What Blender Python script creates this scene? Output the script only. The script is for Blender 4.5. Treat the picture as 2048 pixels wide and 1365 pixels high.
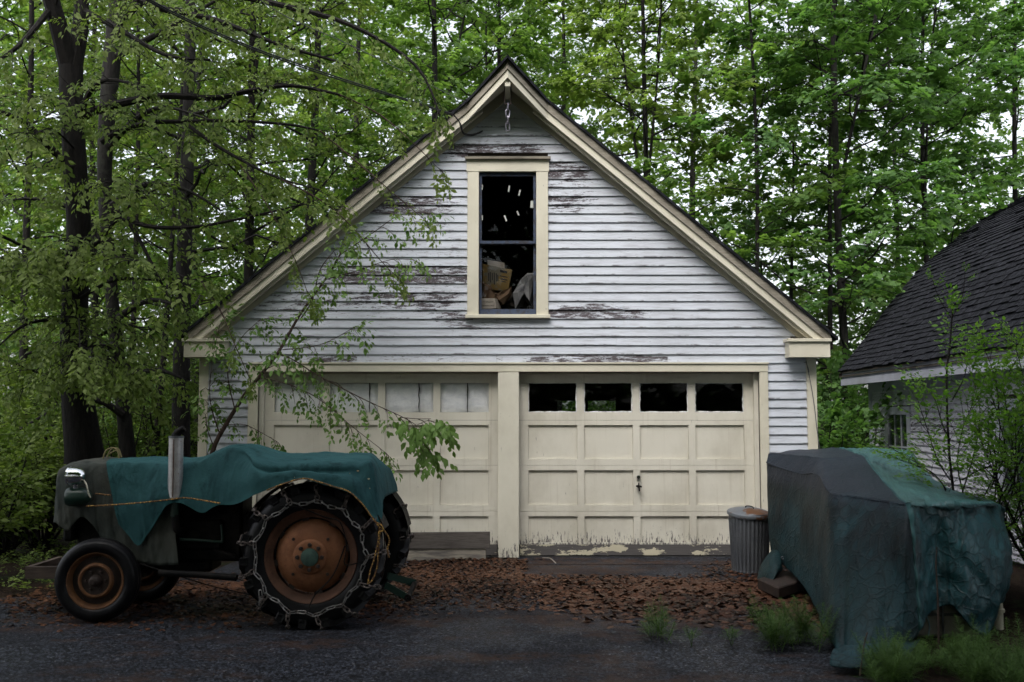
import bpy, bmesh, math, random
import numpy as np
from math import sin, cos, pi, radians, sqrt, atan2
from mathutils import Vector, Matrix
for o in list(bpy.data.objects): bpy.data.objects.remove(o)
random.seed(7); rng = np.random.default_rng(7)
sc = bpy.context.scene; col = sc.collection

# ------------------------------------------------------------------ camera, sky, sun, exposure
CAMH, PITCH, FOC = 1.67, radians(4.2), 35/36*2048
cd = bpy.data.cameras.new('camera'); cam = bpy.data.objects.new('camera', cd); col.objects.link(cam)
cam.location = (0, 0, CAMH); cam.rotation_euler = (pi/2+PITCH, 0, 0)
cd.lens = 35; cd.sensor_width = 36; cd.clip_end = 500; cd.clip_start = .1
cd.dof.use_dof = True; cd.dof.focus_distance = 11.5; cd.dof.aperture_fstop = 2.2
sc.camera = cam
w = bpy.data.worlds.new('World'); sc.world = w; w.use_nodes = True
wn = w.node_tree; bg = wn.nodes['Background']
sky = wn.nodes.new('ShaderNodeTexSky'); sky.sky_type = 'NISHITA'; sky.sun_disc = False
SUN_EL, SUN_AZ = radians(56), radians(200)
sky.sun_elevation = SUN_EL; sky.sun_rotation = SUN_AZ
sky.dust_density = 4.0; sky.air_density = 1.0; sky.ozone_density = 1.0
hs = wn.nodes.new('ShaderNodeHueSaturation'); hs.inputs['Saturation'].default_value = .30   # an overcast sky
wn.links.new(sky.outputs[0], hs.inputs['Color']); wn.links.new(hs.outputs[0], bg.inputs['Color'])
bg.inputs['Strength'].default_value = .15
sl = bpy.data.lights.new('sun', 'SUN'); sl.energy = .5; sl.angle = radians(40); sl.color = (1, .97, .92)
so = bpy.data.objects.new('sun', sl); col.objects.link(so)
sd = Vector((sin(SUN_AZ)*cos(SUN_EL), cos(SUN_AZ)*cos(SUN_EL), sin(SUN_EL)))
so.rotation_euler = sd.to_track_quat('Z', 'Y').to_euler(); so.location = (0, -5, 20)
sc.view_settings.view_transform = 'Standard'; sc.view_settings.look = 'None'
sc.view_settings.gamma = 1; sc.view_settings.use_curve_mapping = False
sc.view_settings.exposure = 1.6
cy = sc.cycles
cy.max_bounces = 8; cy.diffuse_bounces = 4; cy.glossy_bounces = 3; cy.transmission_bounces = 6; cy.transparent_max_bounces = 10
cy.caustics_reflective = False; cy.caustics_refractive = False
cy.use_denoising = True

# ------------------------------------------------------------------ helpers
def at(px, py, Y):
    u = (px-1024)/FOC; v = (682.5-py)/FOC
    dy = cos(PITCH)-v*sin(PITCH); dz = sin(PITCH)+v*cos(PITCH); t = Y/dy
    return Vector((u*t, Y, CAMH+dz*t))
def X(px, Y=11.7): return (px-1024)/FOC*Y
def Z(py, Y=11.7): return at(1024, py, Y).z
W = {}
def link(o, parent=None, origin=(0, 0, 0)):
    col.objects.link(o); W[o.name] = Vector(origin)
    if parent is not None:
        o.parent = parent; o.location = Vector(origin)-W[parent.name]
    else: o.location = origin
    return o
def tag(o, label=None, cat=None, group=None, kind=None):
    if label: o['label'] = label
    if cat: o['category'] = cat
    if group: o['group'] = group
    if kind: o['kind'] = kind
    return o
def empty(name, loc=(0, 0, 0), parent=None):
    return link(bpy.data.objects.new(name, None), parent, loc)
def thing(name, label, cat, loc=(0, 0, 0), group=None):
    return tag(empty(name, loc), label, cat, group)
def meshobj(name, me, m, parent=None, origin=(0, 0, 0)):
    if m is not None and not me.materials: me.materials.append(m)
    return link(bpy.data.objects.new(name, me), parent, origin)

class MB:
    def __init__(s): s.v = []; s.f = []
    def add(s, vs, fs):
        n = len(s.v); s.v += [tuple(v) for v in vs]; s.f += [tuple(i+n for i in f) for f in fs]; return s
    def box(s, x0, x1, y0, y1, z0, z1):
        return s.add([(x0,y0,z0),(x1,y0,z0),(x1,y1,z0),(x0,y1,z0),(x0,y0,z1),(x1,y0,z1),(x1,y1,z1),(x0,y1,z1)],
              [(0,3,2,1),(4,5,6,7),(0,1,5,4),(1,2,6,5),(2,3,7,6),(3,0,4,7)])
    def bar(s, a, b, wx, wz, up=(0,0,1)):
        a = Vector(a); b = Vector(b); d = (b-a).normalized(); x = d.cross(Vector(up))
        if x.length < 1e-4: x = Vector((1,0,0))
        x.normalize(); z = x.cross(d); vs = []
        for p in (a, b):
            for i, j in ((-1,-1),(1,-1),(1,1),(-1,1)): vs.append(p+x*i*wx/2+z*j*wz/2)
        return s.add(vs, [(0,1,2,3),(7,6,5,4),(0,4,5,1),(1,5,6,2),(2,6,7,3),(3,7,4,0)])
    def prism(s, poly, y0, y1):      # poly in xz, extruded in y
        n = len(poly)
        return s.add([(p[0],y0,p[1]) for p in poly]+[(p[0],y1,p[1]) for p in poly],
              [tuple(range(n)), tuple(range(2*n-1, n-1, -1))]+[(i,i+n,(i+1)%n+n,(i+1)%n) for i in range(n)])
    def tube(s, pts, rad, n=6, closed=False, cap=True):
        pts = [Vector(p) for p in pts]; k = len(pts)
        if not hasattr(rad, '__len__'): rad = [rad]*k
        vs = []; prev = None
        for i, p in enumerate(pts):
            if closed: d = pts[(i+1) % k]-pts[i-1]
            else: d = pts[min(i+1, k-1)]-pts[max(i-1, 0)]
            if d.length < 1e-9: d = Vector((0,0,1))
            d.normalize()
            if prev is None:
                a = Vector((0,0,1)) if abs(d.z) < .9 else Vector((1,0,0))
                x = d.cross(a).normalized()
            else:
                x = prev-d*prev.dot(d)
                x = x.normalized() if x.length > 1e-6 else d.cross(Vector((0,0,1))).normalized()
            prev = x; y = d.cross(x)
            for j in range(n):
                a = 2*pi*j/n; vs.append(p+(x*cos(a)+y*sin(a))*rad[i])
        fs = []
        for i in range(k if closed else k-1):
            for j in range(n):
                i2 = (i+1) % k
                fs.append((i*n+j, i*n+(j+1) % n, i2*n+(j+1) % n, i2*n+j))
        if cap and not closed: fs += [tuple(range(n-1,-1,-1)), tuple(range((k-1)*n, k*n))]
        return s.add(vs, fs)
    def lathe(s, prof, c, axis='Z', n=32, a0=0, a1=2*pi):   # prof: (r, h)
        full = abs(a1-a0-2*pi) < 1e-6; m = n if full else n+1; vs = []
        for r, h in prof:
            for j in range(m):
                a = a0+(a1-a0)*j/n
                if axis == 'Z': vs.append((c[0]+r*cos(a), c[1]+r*sin(a), c[2]+h))
                elif axis == 'Y': vs.append((c[0]+r*cos(a), c[1]+h, c[2]+r*sin(a)))
                else: vs.append((c[0]+h, c[1]+r*cos(a), c[2]+r*sin(a)))
        fs = []
        for i in range(len(prof)-1):
            for j in range(n):
                j2 = (j+1) % m; fs.append((i*m+j, i*m+j2, (i+1)*m+j2, (i+1)*m+j))
        return s.add(vs, fs)
    def ball(s, c, r, n=10, sc3=(1,1,1)):
        prof = [(max(1e-4, r*sin(pi*i/n))*1, -r*cos(pi*i/n)) for i in range(n+1)]
        q = len(s.v); s.lathe(prof, (0,0,0), 'Z', n*2)
        for i in range(q, len(s.v)):
            v = s.v[i]; s.v[i] = (c[0]+v[0]*sc3[0], c[1]+v[1]*sc3[1], c[2]+v[2]*sc3[2])
        return s
    def mesh(s, name, smooth=False, origin=(0,0,0), fixn=True):
        me = bpy.data.meshes.new(name)
        o = Vector(origin); me.from_pydata([tuple(Vector(v)-o) for v in s.v], [], s.f); me.validate()
        if fixn:
            bm = bmesh.new(); bm.from_mesh(me); bmesh.ops.recalc_face_normals(bm, faces=bm.faces); bm.to_mesh(me); bm.free()
        if smooth:
            me.polygons.foreach_set('use_smooth', [True]*len(me.polygons))
            try: me.set_sharp_from_angle(angle=radians(42))
            except Exception: pass
        return me
    def build(s, name, m, parent=None, smooth=False, origin=None, bevel=0):
        if origin is None: origin = (0,0,0)
        me = s.mesh(name, smooth, origin)
        if bevel:
            bm = bmesh.new(); bm.from_mesh(me); bmesh.ops.remove_doubles(bm, verts=bm.verts, dist=1e-5)
            bmesh.ops.bevel(bm, geom=list(bm.edges), offset=bevel, segments=1, affect='EDGES', clamp_overlap=True); bm.to_mesh(me); bm.free()
        return meshobj(name, me, m, parent, origin)

def npmesh(name, V, F, smooth=False):
    """V (n,3), F (m,k) equal-sized faces"""
    me = bpy.data.meshes.new(name); V = np.asarray(V, np.float32); F = np.asarray(F, np.int32)
    k = F.shape[1]
    me.vertices.add(len(V)); me.vertices.foreach_set('co', V.ravel())
    me.loops.add(F.size); me.loops.foreach_set('vertex_index', F.ravel())
    me.polygons.add(len(F)); me.polygons.foreach_set('loop_start', np.arange(0, F.size, k, dtype=np.int32))
    if smooth: me.polygons.foreach_set('use_smooth', np.ones(len(F), bool))
    me.update(calc_edges=True); return me

# ------------------------------------------------------------------ materials
class NT:
    def __init__(s, name, rough=.8, spec=.3, metal=0):
        s.m = bpy.data.materials.new(name); s.m.use_nodes = True; s.t = s.m.node_tree
        s.b = s.t.nodes['Principled BSDF']; s.out = s.t.nodes['Material Output']
        s.b.inputs['Roughness'].default_value = rough; s.b.inputs['Specular IOR Level'].default_value = spec
        s.b.inputs['Metallic'].default_value = metal; s._pos = None
    def n(s, t, **kw):
        nd = s.t.nodes.new(t)
        for k, v in kw.items(): setattr(nd, k, v)
        return nd
    def l(s, a, b): s.t.links.new(a, b)
    def setin(s, sock, v):
        if hasattr(v, 'is_output'): s.l(v, sock)
        else: sock.default_value = v
    def pos(s, obj=False):
        if obj: return s.n('ShaderNodeTexCoord').outputs['Object']
        if s._pos is None: s._pos = s.n('ShaderNodeNewGeometry').outputs['Position']
        return s._pos
    def noise(s, scale=(1,1,1), detail=6, rough=.6, src=None, off=(0,0,0), dist=0):
        mp = s.n('ShaderNodeMapping'); s.l(src or s.pos(), mp.inputs[0])
        if not hasattr(scale, '__len__'): scale = (scale,)*3
        mp.inputs['Scale'].default_value = scale; mp.inputs['Location'].default_value = off
        t = s.n('ShaderNodeTexNoise'); t.inputs['Scale'].default_value = 1; t.inputs['Detail'].default_value = detail
        t.inputs['Roughness'].default_value = rough; t.inputs['Distortion'].default_value = dist
        s.l(mp.outputs[0], t.inputs['Vector']); return t.outputs['Fac']
    def voro(s, scale, feature='F1', out='Distance', src=None, rnd=1):
        mp = s.n('ShaderNodeMapping'); s.l(src or s.pos(), mp.inputs[0])
        if not hasattr(scale, '__len__'): scale = (scale,)*3
        mp.inputs['Scale'].default_value = scale
        t = s.n('ShaderNodeTexVoronoi', feature=feature); t.inputs['Scale'].default_value = 1
        t.inputs['Randomness'].default_value = rnd
        s.l(mp.outputs[0], t.inputs['Vector']); return t.outputs[out]
    def math(s, op, a, b=None, clamp=False):
        nd = s.n('ShaderNodeMath', operation=op); nd.use_clamp = clamp
        s.setin(nd.inputs[0], a)
        if b is not None: s.setin(nd.inputs[1], b)
        return nd.outputs[0]
    def rng(s, v, a, b, c=0., d=1., smooth=True):
        nd = s.n('ShaderNodeMapRange'); nd.interpolation_type = 'SMOOTHSTEP' if smooth else 'LINEAR'
        s.setin(nd.inputs[0], v)
        for i, q in enumerate((a, b, c, d)): s.setin(nd.inputs[i+1], q)
        return nd.outputs[0]
    def mix(s, f, a, b, mode='MIX'):
        nd = s.n('ShaderNodeMix', data_type='RGBA', blend_type=mode)
        s.setin(nd.inputs[0], f)
        for i, q in ((6, a), (7, b)):
            if isinstance(q, tuple) and len(q) == 3: q = q+(1,)
            s.setin(nd.inputs[i], q)
        return nd.outputs[2]
    def sep(s, v=None):
        nd = s.n('ShaderNodeSeparateXYZ'); s.l(v or s.pos(), nd.inputs[0]); return nd.outputs
    def color(s, c):
        if isinstance(c, tuple) and len(c) == 3: c = c+(1,)
        s.setin(s.b.inputs['Base Color'], c); return s
    def rough(s, v): s.setin(s.b.inputs['Roughness'], v); return s
    def bump(s, h, strength=.3, dist=.01):
        nd = s.n('ShaderNodeBump'); nd.inputs['Strength'].default_value = strength; nd.inputs['Distance'].default_value = dist
        s.l(h, nd.inputs['Height']); s.l(nd.outputs[0], s.b.inputs['Normal']); return s
    def blob(s, cx, cz, rx, rz, axes=(0,2)):
        o = s.sep(); a = s.math('DIVIDE', s.math('SUBTRACT', o[axes[0]], cx), rx); b = s.math('DIVIDE', s.math('SUBTRACT', o[axes[1]], cz), rz)
        d = s.math('SQRT', s.math('ADD', s.math('MULTIPLY', a, a), s.math('MULTIPLY', b, b)))
        return s.rng(d, .45, 1.15, 1, 0)
    def orand(s): return s.n('ShaderNodeObjectInfo').outputs['Random']

def simple(name, c, rough=.8, spec=.3, metal=0, var=.25, scale=8, bump=0, c2=None, thr=(.4,.65)):
    t = NT(name, rough, spec, metal); f = t.noise(scale)
    t.color(t.mix(t.rng(f, *thr), tuple(c), tuple(c2) if c2 else tuple(x*(1-var) for x in c)))
    if bump: t.bump(t.noise(scale*6), bump, .01)
    return t.m

def clap_mat(name, blobs, base=(.54,.57,.63), bare=(.050,.044,.048), lift=0., axis=0):
    t = NT(name, .75, .25)
    mask = None
    for (cx, cz, rx, rz, k) in blobs:
        b = t.math('MULTIPLY', t.blob(cx, cz, rx, rz), k)
        mask = b if mask is None else t.math('MAXIMUM', mask, b)
    if mask is None: mask = t.math('ADD', 0, 0)
    obr = t.orand(); mask = t.math('ADD', mask, lift)
    mask = t.math('MINIMUM', t.math('MULTIPLY', mask, t.rng(obr, 0, 1, .35, 1.3)), 1.4)
    sx = (4.6, 4.6, 30); fx = (12, 12, 80)
    cx = t.n('ShaderNodeCombineXYZ'); t.l(t.math('MULTIPLY', obr, 40), cx.inputs[0]); t.l(t.math('MULTIPLY', obr, 17), cx.inputs[2]); sh = t.n('ShaderNodeVectorMath', operation='ADD'); t.l(t.pos(), sh.inputs[0]); t.l(cx.outputs[0], sh.inputs[1]); sv = sh.outputs[0]
    big = t.noise(sx, 9, .74, src=sv); fine = t.noise(fx, 5, .7, off=(3,1,7))
    th1 = t.math('SUBTRACT', .74, t.math('MULTIPLY', mask, .185)); th2 = t.math('SUBTRACT', .72, t.math('MULTIPLY', mask, .13))
    p1 = t.rng(big, t.math('SUBTRACT', th1, .015), t.math('ADD', th1, .02)); p2 = t.rng(fine, t.math('SUBTRACT', th2, .03), t.math('ADD', th2, .03))
    peel = t.math('MAXIMUM', p1, p2)
    p1 = t.math('MULTIPLY', p1, t.rng(t.noise((26, 26, 60), 4, .7, src=sv, off=(1,8,2)), .36, .44)); peel = t.math('MAXIMUM', p1, p2)
    oz = t.sep(t.pos(True))[2]                       # height inside the board
    low = t.rng(oz, 0, .02, 1, 0)
    edge = t.math('MULTIPLY', low, t.rng(t.noise((4,4,4), 6, .7, off=(9,9,9)), .5, .62))
    peel = t.math('MAXIMUM', peel, t.math('MULTIPLY', edge, .8))
    grain = t.noise((5, 5, 160), 5, .7); dirt = t.noise((.9, .9, 2.2), 6, .65, off=(5,0,2)); smut = t.noise((3,3,34), 6, .7, off=(1,2,3))
    paint = t.mix(t.rng(dirt, .42, .72), base, tuple(c*.80 for c in base))
    paint = t.mix(t.math('MULTIPLY', t.rng(smut, .44, .68), .75), paint, (.36,.365,.40))
    paint = t.mix(t.math('MULTIPLY', t.rng(obr, 0, 1, 0, .22), 1), paint, (.50,.52,.57))
    wood = t.mix(t.rng(grain, .35, .65), bare, (bare[0]*2.1, bare[1]*2.0, bare[2]*2.0))
    t.color(t.mix(peel, paint, wood)); t.rough(t.rng(peel, 0, 1, .6, .9))
    h = t.math('ADD', t.math('MULTIPLY', peel, -1), t.math('MULTIPLY', grain, .4)); t.bump(h, .35, .004); return t.m

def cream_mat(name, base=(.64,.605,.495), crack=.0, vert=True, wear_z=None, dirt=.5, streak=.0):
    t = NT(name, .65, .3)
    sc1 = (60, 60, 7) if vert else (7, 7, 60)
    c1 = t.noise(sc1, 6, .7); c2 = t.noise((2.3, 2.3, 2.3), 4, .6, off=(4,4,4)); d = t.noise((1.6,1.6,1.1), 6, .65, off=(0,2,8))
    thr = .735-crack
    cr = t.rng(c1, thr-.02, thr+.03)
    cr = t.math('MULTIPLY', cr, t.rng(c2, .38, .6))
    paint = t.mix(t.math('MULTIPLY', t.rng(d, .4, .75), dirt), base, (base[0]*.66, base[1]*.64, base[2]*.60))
    if streak:
        st = t.noise((22,22,.7), 5, .6, off=(2,7,1)); paint = t.mix(t.math('MULTIPLY', t.rng(st, .55, .8), streak), paint, (.26,.20,.13))
    bad = cr
    if wear_z:
        z = t.sep()[2]; zz = t.rng(z, wear_z[0], wear_z[1], 1, 0)
        n2 = t.noise((46,46,9), 8, .72, off=(8,3,1)); n3 = t.noise((5,5,6), 8, .7, off=(1,1,4))
        th = t.math('SUBTRACT', .86, t.math('MULTIPLY', zz, .36))
        bad = t.math('MAXIMUM', bad, t.rng(n2, t.math('SUBTRACT', th, .02), t.math('ADD', th, .04)))
    wood = t.mix(t.noise((9,9,90)), (.09,.08,.075), (.19,.175,.17))
    t.color(t.mix(bad, paint, wood)); t.bump(t.math('ADD', t.math('MULTIPLY', bad, -1), t.math('MULTIPLY', c1, .5)), .25, .004); return t.m

def rail_mat(name):      # bottom rail: mostly bare grey wood with islands of cream
    t = NT(name, .8, .25); n3 = t.noise((3.2,3.2,9), 9, .68, off=(2.3,0,.6)); n4 = t.noise((20,20,40), 5, .7)
    f = t.rng(t.math('ADD', n3, t.math('MULTIPLY', n4, .25)), .64, .68)
    wood = t.mix(t.noise((6,6,120)), (.055,.05,.05), (.14,.13,.125)); t.color(t.mix(f, wood, (.56,.51,.38))); t.bump(f, .4, .004); return t.m

def wood_mat(name, c1, c2, sc3=(6,6,60), rough=.85, bump=.4):
    t = NT(name, rough, .25); g = t.noise(sc3, 6, .7, dist=.6); d = t.noise(2.2, 5)
    t.color(t.mix(t.math('MULTIPLY', t.rng(d, .4, .7), .5), t.mix(t.rng(g, .3, .7), tuple(c1), tuple(c2)), tuple(x*.5 for x in c1))); t.bump(g, bump, .006); return t.m

def leaf_mat(name, cols, trans=.35, rough=.5, hue=None):
    t = NT(name, rough, .13); r = t.n('ShaderNodeNewGeometry').outputs['Random Per Island']
    cr = t.n('ShaderNodeValToRGB'); t.l(r, cr.inputs[0]); e = cr.color_ramp.elements
    while len(e) < len(cols): e.new(.5)
    for i, c in enumerate(cols): e[i].position = i/(len(cols)-1); e[i].color = tuple(c)+(1,)
    big = t.noise(.9, 3, .5); c = t.mix(t.rng(big, .35, .7, 0, .65), cr.outputs[0], tuple(x*1.25 for x in cols[-1]))
    t.color(c); tr = t.n('ShaderNodeBsdfTranslucent'); t.l(t.mix(1., c, (1.15,1.3,.62), 'MULTIPLY'), tr.inputs[0])
    mx = t.n('ShaderNodeMixShader'); mx.inputs[0].default_value = trans
    t.l(t.b.outputs[0], mx.inputs[1]); t.l(tr.outputs[0], mx.inputs[2]); t.l(mx.outputs[0], t.out.inputs[0]); return t.m

def bark_mat(name, c1, c2, moss=None):
    t = NT(name, .9, .2); g = t.noise((22,22,5), 7, .7, dist=.4); c = t.mix(t.rng(g, .35, .65), tuple(c1), tuple(c2))
    if moss: c = t.mix(t.rng(t.noise(5, 6, .7), .5, .66), c, tuple(moss))
    t.color(c); t.bump(g, .8, .02); return t.m

def glass_mat(name, tint=(.75,.8,.78), refl=.055, rough=.02, dirt=.0):
    t = NT(name); tr = t.n('ShaderNodeBsdfTransparent'); tr.inputs[0].default_value = tint+(1,)
    gl = t.n('ShaderNodeBsdfGlossy'); gl.inputs['Roughness'].default_value = rough; gl.inputs[0].default_value = (.9,.95,1,1)
    fr = t.n('ShaderNodeFresnel'); fr.inputs[0].default_value = 1.45
    mx = t.n('ShaderNodeMixShader'); t.l(t.math('MULTIPLY', fr.outputs[0], refl/.04), mx.inputs[0]); t.l(tr.outputs[0], mx.inputs[1]); t.l(gl.outputs[0], mx.inputs[2])
    if dirt:
        df = t.n('ShaderNodeBsdfDiffuse'); df.inputs[0].default_value = (.5,.5,.48,1); m2 = t.n('ShaderNodeMixShader')
        t.l(t.math('MULTIPLY', t.rng(t.noise(6), .45, .8), dirt), m2.inputs[0]); t.l(mx.outputs[0], m2.inputs[1]); t.l(df.outputs[0], m2.inputs[2]); mx = m2
    t.l(mx.outputs[0], t.out.inputs[0]); return t.m

def rust_mat(name, c1, c2, c3=(.035,.02,.015), scale=9, rough=.7, metal=.15, spots=.5):
    t = NT(name, rough, .4, metal); n1 = t.noise(scale, 8, .7); n2 = t.noise(scale*6, 5, .7, off=(3,3,3)); n3 = t.noise(scale*.5, 4)
    c = t.mix(t.rng(n1, .35, .65), tuple(c1), tuple(c2)); c = t.mix(t.math('MULTIPLY', t.rng(n2, .56, .68), spots), c, tuple(c3)); c = t.mix(t.math('MULTIPLY', t.rng(n3, .5, .75), .6), c, tuple(x*.45 for x in c1))
    t.color(c); t.bump(n2, .25, .004); return t.m

def canvas_mat(name, c, c2, wr=1., stain=(.006,.022,.024), st=.5, rough=.75, weave=True):
    t = NT(name, rough, .06); n1 = t.noise(2.6, 6, .6); n2 = t.noise((7,7,2.2), 6, .65, off=(2,5,1)); n3 = t.noise(26, 5, .7)
    k = t.mix(t.rng(n1, .35, .7), tuple(c), tuple(c2)); k = t.mix(t.math('MULTIPLY', t.rng(n2, .52, .72), st), k, tuple(stain))
    k = t.mix(t.math('MULTIPLY', t.rng(n3, .55, .75), .25), k, tuple(x*1.5 for x in c))
    t.color(k); t.bump(t.math('ADD', t.noise((3,3,1.5), 4, .55, dist=.8), t.math('MULTIPLY', n3, .12)), wr, .05); return t.m

def polytarp_mat(name):
    t = NT(name, .45, .07)
    warp = t.noise(3.2, 3, .5); wv = t.n('ShaderNodeVectorMath', operation='MULTIPLY_ADD'); t.l(t.n('ShaderNodeNewGeometry').outputs['Position'], wv.inputs[2])
    cx = t.n('ShaderNodeCombineXYZ'); [t.l(warp, cx.inputs[i]) for i in range(3)]; t.l(cx.outputs[0], wv.inputs[0]); wv.inputs[1].default_value = (.22,.22,.22)
    e = t.voro((9,9,8), 'DISTANCE_TO_EDGE', src=wv.outputs[0]); e2 = t.voro((22,22,18), 'DISTANCE_TO_EDGE', src=wv.outputs[0]); cell = t.voro((7,7,6), 'F1', 'Color', src=wv.outputs[0])
    crease = t.rng(e, .0, .09, 1, 0); crease2 = t.rng(e2, 0, .07, 1, 0)
    n1 = t.noise(1.6, 5, .6); n2 = t.noise((6,6,1.4), 7, .7, off=(4,4,4))
    o = t.sep(); xs = t.math('SUBTRACT', o[0], t.math('MULTIPLY', o[1], .20)); sheet2 = t.rng(xs, 1.395, 1.415)
    c = t.mix(t.rng(n1, .35, .7), t.mix(sheet2, (.0085,.022,.0235), (.015,.060,.072)), t.mix(sheet2, (.014,.044,.053), (.026,.094,.108)))
    c = t.mix(t.math('MULTIPLY', t.rng(n2, .5, .7), .55), c, (.006,.013,.015))
    c = t.mix(t.math('MULTIPLY', t.math('MAXIMUM', crease, crease2), .5), c, (.005,.009,.009))  # crease shade darkened into the colour as well as the bump
    # a darker front-left patch, then lit tops of both sheets put into the colour
    dark = t.math('MULTIPLY', t.blob(2.62, .86, .55, .42), t.rng(t.noise((5,5,2)), .3, .6)); c = t.mix(t.math('MULTIPLY', dark, .85), c, (.004,.006,.0075))
    nav = t.math('MULTIPLY', t.rng(o[2], .92, 1.06), t.rng(xs, 1.395, 1.415, 1, 0)); c = t.mix(t.math('MULTIPLY', nav, .8), c, (.019,.023,.033))
    lit_top = t.math('MULTIPLY', t.rng(o[2], .90, 1.04), sheet2); c = t.mix(t.math('MULTIPLY', lit_top, .8), c, (.055,.125,.125))
    c = t.mix(t.math('MULTIPLY', t.math('MULTIPLY', t.rng(n2, .48, .66), lit_top), .5), c, (.016,.026,.026))
    t.l(t.rng(sheet2, 0, 1, .12, .32), t.b.inputs['Specular IOR Level']); t.l(t.rng(sheet2, 0, 1, .5, .36), t.b.inputs['Roughness'])
    t.color(c); h = t.math('ADD', t.math('ADD', t.math('MULTIPLY', crease, .5), t.math('MULTIPLY', crease2, .3)), t.math('MULTIPLY', t.noise((4,4,3), 5, .6), 1.4)); t.bump(h, .38, .016); return t.m

def asphalt_mat():
    t = NT('asphalt', .75, .12)
    cell = t.voro(72, 'F1', 'Color'); bw = t.n('ShaderNodeSeparateColor'); t.l(cell, bw.inputs[0])
    st = t.noise(1.1, 5, .6); pat = t.noise((.55,1.0,1), 7, .68, off=(6.2,1.3,0)); pat2 = t.noise((7,7,7), 6, .75, off=(2,0,0)); fine = t.noise(60, 4, .7)
    c = t.mix(t.rng(bw.outputs[0], .35, 1), (.003,.0033,.0045), (.050,.055,.070)); c = t.mix(t.rng(bw.outputs[1], .985, .992), c, (.13,.13,.14))
    c = t.mix(t.rng(st, .4, .7, 0, .55), c, (.006,.0065,.008))
    br = t.math('MULTIPLY', t.rng(pat, .49, .60), t.rng(pat2, .38, .56)); c = t.mix(t.math('MULTIPLY', br, .75), c, t.mix(fine, (.018,.010,.007), (.062,.033,.021)))
    t.color(c); t.rough(t.rng(st, .35, .7, .55, .85)); t.bump(t.math('ADD', t.math('MULTIPLY', bw.outputs[0], .6), fine), .55, .006); return t.m

def soil_mat():
    t = NT('forest_soil', .95, .1); n1 = t.noise(1.4, 7, .7); n2 = t.noise(20, 6, .75)
    c = t.mix(t.rng(n2, .35, .65), (.008,.005,.004), (.032,.020,.013)); c = t.mix(t.rng(n1, .52, .66), c, (.028,.045,.015)); t.color(c); t.bump(n2, .9, .04); return t.m

P = lambda px: X(px)
M = {}
M['clap'] = clap_mat('peeling_white_clapboard', [(X(770),Z(470),1.05,1.05,1.2),(X(860),Z(520),.6,.75,1.35),(X(985),Z(298),.75,.16,1.5),(X(800),Z(720),1.3,.085,1.9),(X(1200),Z(720),.95,.07,1.7),(X(1190),Z(625),.75,.12,1.25),(X(1130),Z(370),.45,.55,.75),(X(940),Z(640),.6,.15,1.1),(X(1250),Z(300),.5,.5,.6),(X(600),Z(640),.7,.7,.5)], lift=.3)
M['clap_old'] = clap_mat('dingy_white_clapboard', [(5.7,1.2,1.2,.9,.7)], base=(.60,.59,.65), lift=.2)
M['cream'] = cream_mat('cream_trim_paint', crack=.06); M['cream_h'] = cream_mat('cream_trim_paint_along', crack=.05, vert=False)
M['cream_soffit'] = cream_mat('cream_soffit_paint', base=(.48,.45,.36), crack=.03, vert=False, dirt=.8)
M['door'] = cream_mat('cream_door_paint', base=(.65,.62,.535), crack=.05, wear_z=(.10,.66), dirt=.6, streak=.35)
M['post'] = cream_mat('cream_post_paint', base=(.67,.64,.54), crack=.06, wear_z=(.0,.5)); M['rail'] = rail_mat('worn_bottom_rail')
M['rake'] = wood_mat('weathered_rake_board', (.20,.178,.145), (.33,.30,.245), (4,4,60))
M['grey_wood'] = wood_mat('grey_wet_plank', (.045,.038,.034), (.10,.088,.078), (5,5,70)); M['pale_wood'] = wood_mat('pale_worn_plank', (.40,.36,.29), (.14,.125,.12), (3,3,26))
M['dark_wood'] = wood_mat('dark_interior_wood', (.03,.025,.02), (.06,.05,.04)); M['brown_wood'] = wood_mat('brown_box_wood', (.045,.033,.026), (.09,.068,.055))
M['shingle'] = simple('dark_roof_shingle', (.007,.0075,.010), .85, .12, var=.5, scale=14, bump=.8, c2=(.021,.022,.028))
M['house_trim'] = cream_mat('grey_white_trim', base=(.40,.41,.47), crack=.02, vert=False, dirt=.7)
M['sash'] = simple('blue_grey_sash_paint', (.045,.062,.105), .7, .3, c2=(.035,.034,.040), scale=18); M['glass'] = glass_mat('window_glass', tint=(.99,.99,.99), refl=.011); M['dirty_glass'] = glass_mat('dirty_glass', refl=.03, dirt=.25)
M['insul'] = (lambda t: (t.color(t.mix(t.rng(t.noise((7,7,12), 7, .6, dist=.6), .30, .62), (.78,.80,.84), (.95,.96,.98))), t.bump(t.noise(40, 6, .7), .6, .01), t.m)[-1])(NT('white_fibre_batt', .95, .1))
M['dark'] = simple('dark_paper_seam', (.012,.012,.014)); M['putty'] = simple('white_glazing_putty', (.70,.72,.74), .8, c2=(.45,.45,.45), scale=25)
M['rubber'] = simple('black_rubber', (.006,.006,.007), .36, .12, scale=5, c2=(.010,.010,.010), bump=.25); M['rubber_f'] = simple('smooth_black_rubber', (.005,.005,.006), .38, .12, c2=(.009,.009,.010), bump=.1)
M['rust_disc'] = rust_mat('orange_rusty_disc', (.15,.055,.021), (.24,.098,.042), (.03,.014,.01), 7); M['rust_rim'] = rust_mat('dark_rusty_rim', (.055,.024,.013), (.11,.048,.026), scale=11)
M['rust_edge'] = rust_mat('bright_rust_edge', (.075,.031,.011), (.14,.060,.021), scale=14); M['rust_dark'] = rust_mat('dark_rusty_iron', (.014,.009,.007), (.03,.017,.012), scale=9)
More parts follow.
